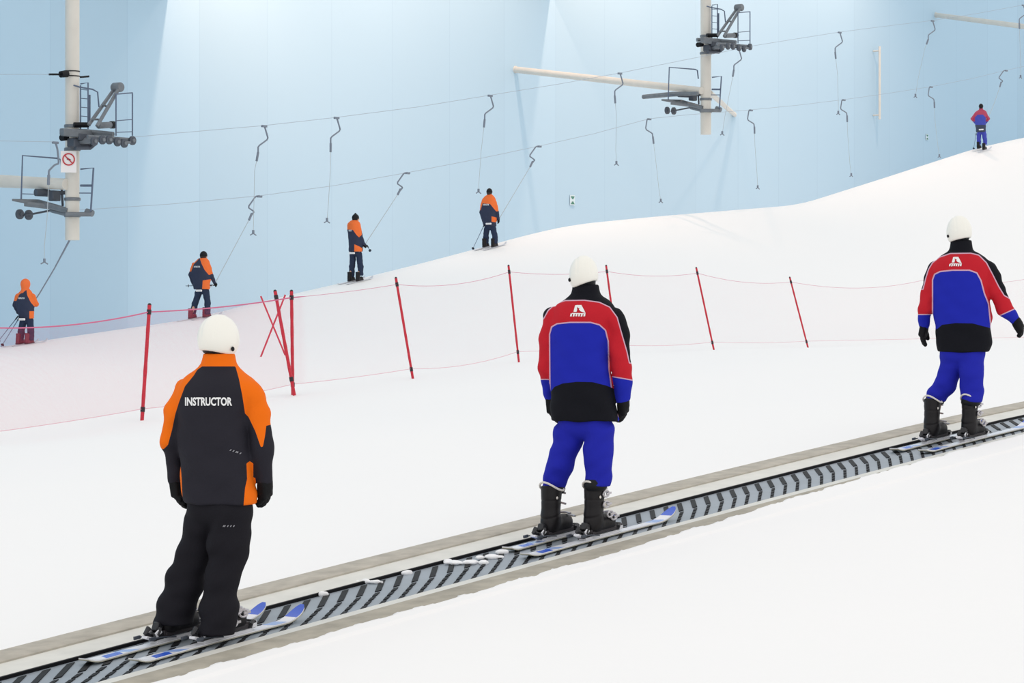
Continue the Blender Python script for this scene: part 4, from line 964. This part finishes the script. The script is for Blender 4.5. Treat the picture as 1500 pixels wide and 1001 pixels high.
g1 = far(dict(at=(36, v), yaw=38, label='person in orange hood and dark jacket at far left of the drag lift', group=GR,
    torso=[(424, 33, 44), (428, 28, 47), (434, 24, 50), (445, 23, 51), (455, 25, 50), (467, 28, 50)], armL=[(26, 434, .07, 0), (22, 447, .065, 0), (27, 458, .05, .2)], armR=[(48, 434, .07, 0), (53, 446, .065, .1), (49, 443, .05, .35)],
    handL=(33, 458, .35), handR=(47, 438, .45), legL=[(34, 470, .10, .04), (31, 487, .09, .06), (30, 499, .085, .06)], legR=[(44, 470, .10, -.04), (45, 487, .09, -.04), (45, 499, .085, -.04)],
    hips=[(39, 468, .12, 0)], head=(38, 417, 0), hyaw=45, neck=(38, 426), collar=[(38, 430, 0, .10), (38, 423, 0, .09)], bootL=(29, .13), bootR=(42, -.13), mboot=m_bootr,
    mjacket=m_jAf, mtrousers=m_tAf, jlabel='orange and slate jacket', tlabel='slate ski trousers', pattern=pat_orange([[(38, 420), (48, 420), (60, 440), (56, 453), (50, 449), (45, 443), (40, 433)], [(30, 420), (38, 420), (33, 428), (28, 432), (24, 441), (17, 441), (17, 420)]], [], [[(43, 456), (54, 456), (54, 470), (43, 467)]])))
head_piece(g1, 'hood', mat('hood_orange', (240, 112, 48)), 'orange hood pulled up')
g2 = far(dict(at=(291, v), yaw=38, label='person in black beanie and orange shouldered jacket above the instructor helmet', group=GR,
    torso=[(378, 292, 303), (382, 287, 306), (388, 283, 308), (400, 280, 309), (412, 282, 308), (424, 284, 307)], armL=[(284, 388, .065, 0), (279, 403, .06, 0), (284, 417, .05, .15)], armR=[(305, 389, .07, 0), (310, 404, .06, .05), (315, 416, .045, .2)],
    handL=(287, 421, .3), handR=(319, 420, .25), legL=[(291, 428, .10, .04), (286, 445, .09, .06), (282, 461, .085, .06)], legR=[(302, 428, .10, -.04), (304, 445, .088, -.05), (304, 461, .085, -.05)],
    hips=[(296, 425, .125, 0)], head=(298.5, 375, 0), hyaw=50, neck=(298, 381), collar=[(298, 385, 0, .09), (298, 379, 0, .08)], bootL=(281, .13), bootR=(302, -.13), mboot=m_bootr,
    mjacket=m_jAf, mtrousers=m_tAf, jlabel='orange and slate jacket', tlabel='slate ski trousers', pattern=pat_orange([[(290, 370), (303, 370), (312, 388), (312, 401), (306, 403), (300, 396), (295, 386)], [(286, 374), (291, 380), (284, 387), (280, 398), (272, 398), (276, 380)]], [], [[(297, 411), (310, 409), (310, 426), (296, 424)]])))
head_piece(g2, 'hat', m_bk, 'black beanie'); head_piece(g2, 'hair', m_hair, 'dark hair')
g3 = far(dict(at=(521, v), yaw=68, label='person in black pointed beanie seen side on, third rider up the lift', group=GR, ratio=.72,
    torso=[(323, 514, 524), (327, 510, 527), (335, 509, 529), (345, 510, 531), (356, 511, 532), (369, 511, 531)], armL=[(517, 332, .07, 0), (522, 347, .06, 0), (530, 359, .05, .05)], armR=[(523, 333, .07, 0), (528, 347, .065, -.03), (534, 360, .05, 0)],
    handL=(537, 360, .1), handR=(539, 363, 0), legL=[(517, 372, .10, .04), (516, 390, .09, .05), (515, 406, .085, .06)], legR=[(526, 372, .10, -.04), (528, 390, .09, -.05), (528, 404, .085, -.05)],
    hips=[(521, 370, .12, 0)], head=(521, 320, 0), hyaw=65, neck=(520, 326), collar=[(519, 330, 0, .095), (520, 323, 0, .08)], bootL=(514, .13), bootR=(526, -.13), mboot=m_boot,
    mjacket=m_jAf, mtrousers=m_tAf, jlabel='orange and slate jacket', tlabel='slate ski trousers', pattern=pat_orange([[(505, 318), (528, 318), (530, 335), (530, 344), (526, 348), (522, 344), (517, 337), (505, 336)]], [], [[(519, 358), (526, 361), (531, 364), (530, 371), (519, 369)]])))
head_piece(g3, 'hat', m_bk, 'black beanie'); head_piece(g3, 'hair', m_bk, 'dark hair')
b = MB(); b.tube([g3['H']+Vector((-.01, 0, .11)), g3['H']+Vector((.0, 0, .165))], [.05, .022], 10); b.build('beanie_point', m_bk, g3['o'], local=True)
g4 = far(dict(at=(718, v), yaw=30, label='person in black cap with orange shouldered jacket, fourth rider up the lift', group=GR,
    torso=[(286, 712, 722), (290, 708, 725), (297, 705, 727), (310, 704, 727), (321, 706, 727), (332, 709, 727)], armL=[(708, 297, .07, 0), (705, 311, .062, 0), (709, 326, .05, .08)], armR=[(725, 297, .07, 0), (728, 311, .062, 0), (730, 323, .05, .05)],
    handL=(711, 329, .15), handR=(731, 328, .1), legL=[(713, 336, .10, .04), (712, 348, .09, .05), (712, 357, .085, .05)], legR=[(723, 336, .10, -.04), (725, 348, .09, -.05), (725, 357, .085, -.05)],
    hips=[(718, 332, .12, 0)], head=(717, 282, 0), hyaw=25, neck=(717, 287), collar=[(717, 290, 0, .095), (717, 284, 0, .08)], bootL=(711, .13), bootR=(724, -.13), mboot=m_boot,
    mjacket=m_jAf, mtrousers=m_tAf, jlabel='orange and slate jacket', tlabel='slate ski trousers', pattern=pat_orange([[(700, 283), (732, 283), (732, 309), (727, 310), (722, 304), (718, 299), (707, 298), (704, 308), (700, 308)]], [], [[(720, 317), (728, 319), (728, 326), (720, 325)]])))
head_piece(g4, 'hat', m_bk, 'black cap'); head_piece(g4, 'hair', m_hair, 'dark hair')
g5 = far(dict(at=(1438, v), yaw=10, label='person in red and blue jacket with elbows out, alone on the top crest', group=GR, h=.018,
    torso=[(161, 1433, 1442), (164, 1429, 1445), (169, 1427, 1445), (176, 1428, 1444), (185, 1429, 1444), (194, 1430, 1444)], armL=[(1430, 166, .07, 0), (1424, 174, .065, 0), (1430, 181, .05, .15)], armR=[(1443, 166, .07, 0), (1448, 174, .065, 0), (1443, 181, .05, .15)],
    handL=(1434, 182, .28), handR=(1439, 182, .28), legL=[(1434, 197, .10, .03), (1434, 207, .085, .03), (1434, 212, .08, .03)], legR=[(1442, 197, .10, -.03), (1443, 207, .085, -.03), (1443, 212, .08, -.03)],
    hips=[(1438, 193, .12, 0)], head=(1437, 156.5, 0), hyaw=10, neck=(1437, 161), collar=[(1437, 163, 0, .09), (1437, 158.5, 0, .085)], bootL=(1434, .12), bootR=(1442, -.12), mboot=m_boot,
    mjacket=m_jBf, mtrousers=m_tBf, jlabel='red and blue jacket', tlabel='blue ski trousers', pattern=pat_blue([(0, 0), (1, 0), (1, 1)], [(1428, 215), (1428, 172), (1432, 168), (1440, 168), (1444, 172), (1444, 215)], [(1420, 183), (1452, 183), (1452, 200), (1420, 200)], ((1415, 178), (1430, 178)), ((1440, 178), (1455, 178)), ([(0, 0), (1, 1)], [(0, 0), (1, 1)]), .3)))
head_piece(g5, 'hat', m_bk, 'black beanie'); head_piece(g5, 'hair', m_bk, 'dark hair')
for g, x, y, w in ((g1, 31.5, 437, 4.5), (g2, 288.5, 391, 4.5), (g3, 513, 338, 2.2), (g4, 712, 300, 4.2)): lettering(g, 'INSTRUCTOR', x, y, w*2, 2.4, m_let, 'white INSTRUCTOR lettering')
# their skis
for g, nm in ((g1, 'orange hooded rider'), (g2, 'second rider'), (g3, 'side-on rider'), (g4, 'fourth rider'), (g5, 'rider in blue on the crest')):
    for sd, w in (('L', 'left'), ('R', 'right')):
        M = g['bootM'][sd].copy(); zz = Vector((M[0][2], M[1][2], M[2][2])); M.translation = M.to_translation()-zz*.018; ski(M, -.62, .7, w+' ski under the '+nm, 'skis on the lift track', True, False)
# hangers pulling the riders
def hipbar(g, x, y): q = g['O']+g['J'](x, y, -.17); return q
for x, rope, g, hp, lab in [(380, [], g2, (293, 426), 'tilted lower cable hanger pulling the second rider'),
        (597, [], g3, (517, 371), 'tilted lower cable hanger pulling the side-on rider'),
        (790, [], g4, (717, 328), 'tilted lower cable hanger pulling the fourth rider'),
        (1474, [(1457, 150), (1448, 172)], g5, (1438, 190), 'tilted lower cable hanger pulling the rider in blue')]:
    bar = hipbar(g, *hp); w = g['O']+g['hands']['R'][0]
    hanger(x, VL, LO, RODD, rope+[w, off(bar, .12, -.1, 0)] if g is not g5 else rope+[off(bar, .3, 0, .25)], lab, end='hip', bar=bar)
bar = hipbar(g1, 34, 468); w = g1['O']+g1['hands']['R'][0]
r_ = empty('lift_hanger', Q(103, 345, VL), 'hanger rope slanting from behind the left pylon to the hooded rider', 'lift hanger', 'drag lift hangers')
b = MB(); b.tube([Q(103, 330, VL), Q(103, 350, VL), Q(80, 393, VL), Q(58, 430, VL), w], [.03, .03, .02, .018, .016], 6); b.build('pull_rope', m_rod, r_)
b = MB(); b.tube([off(bar, -.05, .1, 0), off(bar, -.05, -.1, 0)], .03, 8); b.build('tee_handle', m_wh, r_)
# ski poles
m_sp = mat('ski_pole_grey', (98, 116, 138), rough=.4, metal=.3)
def skipole(a, b_, lab):
    m = MB(); m.tube([a, b_], [.013, .009], 8); o = m.build('ski_pole', m_sp, origin=a); tag(o, lab, 'ski pole', 'ski poles of the lift riders')
    m = MB(); m.tube([a-(b_-a).normalized()*.02, a+(b_-a).normalized()*.12], .018, 8); m.build('grip', m_bk, o)
    m = MB(); q = b_-(b_-a).normalized()*.08; m.disc(q, (b_-a), .045, .012, 12); m.build('basket', m_bk, o)
skipole(g1['O']+g1['J'](28, 466, -.05), Q(2, 508, VT-.3), 'ski pole trailing behind the hooded rider, nearer one')
skipole(g1['O']+g1['J'](26, 464, .05), Q(-4, 502, VT+.2), 'ski pole trailing behind the hooded rider, farther one')
skipole(g4['O']+g4['J'](709, 330, -.05), Q(692, 366, VT-.3), 'ski pole trailing from the fourth rider')
skipole(g5['O']+g5['J'](1430, 196, -.15), Q(1426, 219, VT-.2), 'ski pole hanging down beside the rider in blue')
skipole(g2['O']+g2['J'](313, 418, .2), g2['O']+g2['J'](272, 419, .25), 'ski poles carried level behind the second rider')
skipole(g3['O']+g3['J'](538, 360, .0), g3['O']+g3['J'](543, 369, -.3), 'ski pole held forward by the side-on rider')
# ================================================================ camera and light
cam = bpy.data.cameras.new('camera'); co = bpy.data.objects.new('camera', cam); COL.objects.link(co); co.rotation_euler = (PI/2, 0, 0); cam.sensor_width = 36; cam.lens = 96; cam.clip_end = 600; cam.clip_start = .5; sc.camera = co
w = bpy.data.worlds.new('hall_light'); sc.world = w; w.use_nodes = True; bg = w.node_tree.nodes['Background']; bg.inputs[0].default_value = (1.0, .995, .99, 1); bg.inputs[1].default_value = WORLD
def lamp(px, py, v, energy, color, size=.3, aim=None):
    l = bpy.data.lights.new('wall_wash', 'SPOT'); l.energy = energy; l.color = color; l.spot_size = math.radians(SPOT); l.spot_blend = 1; l.shadow_soft_size = size
    o = bpy.data.objects.new('wall_wash_lamp', l); COL.objects.link(o); o.location = off(Q(px, py, VW), 0, v-VW, 0); d = aim-o.location; o.rotation_euler = d.to_track_quat('-Z', 'Y').to_euler(); return o
for (px, py, v, e, aim) in LAMPS:
    lamp(px, py, v, e, LCOL, .22, Q(aim[0], aim[1], VW))
for px in (246, 806):  # added fins, out of view, that block the wall wash for sharp edges
    c = Q(px, 0, VW); b = MB(); top = Vector((c.x, c.y, 24)); bot = Vector((c.x, c.y, c.z+.35)); p = off(bot, 0, -2.7, 0); p2 = off(top, 0, -2.7, 0)
    m_ = p.lerp(p2, .5); b.box(m_, (.12, 5.4, (p2-p).length), RU); o = b.build('light_blocker_1', m_pole, origin=bot); tag(o, kind='structure')
sc.view_settings.view_transform = 'Standard'; sc.view_settings.look = 'None'; sc.view_settings.gamma = 1; sc.view_settings.use_curve_mapping = False; sc.view_settings.exposure = EXPO
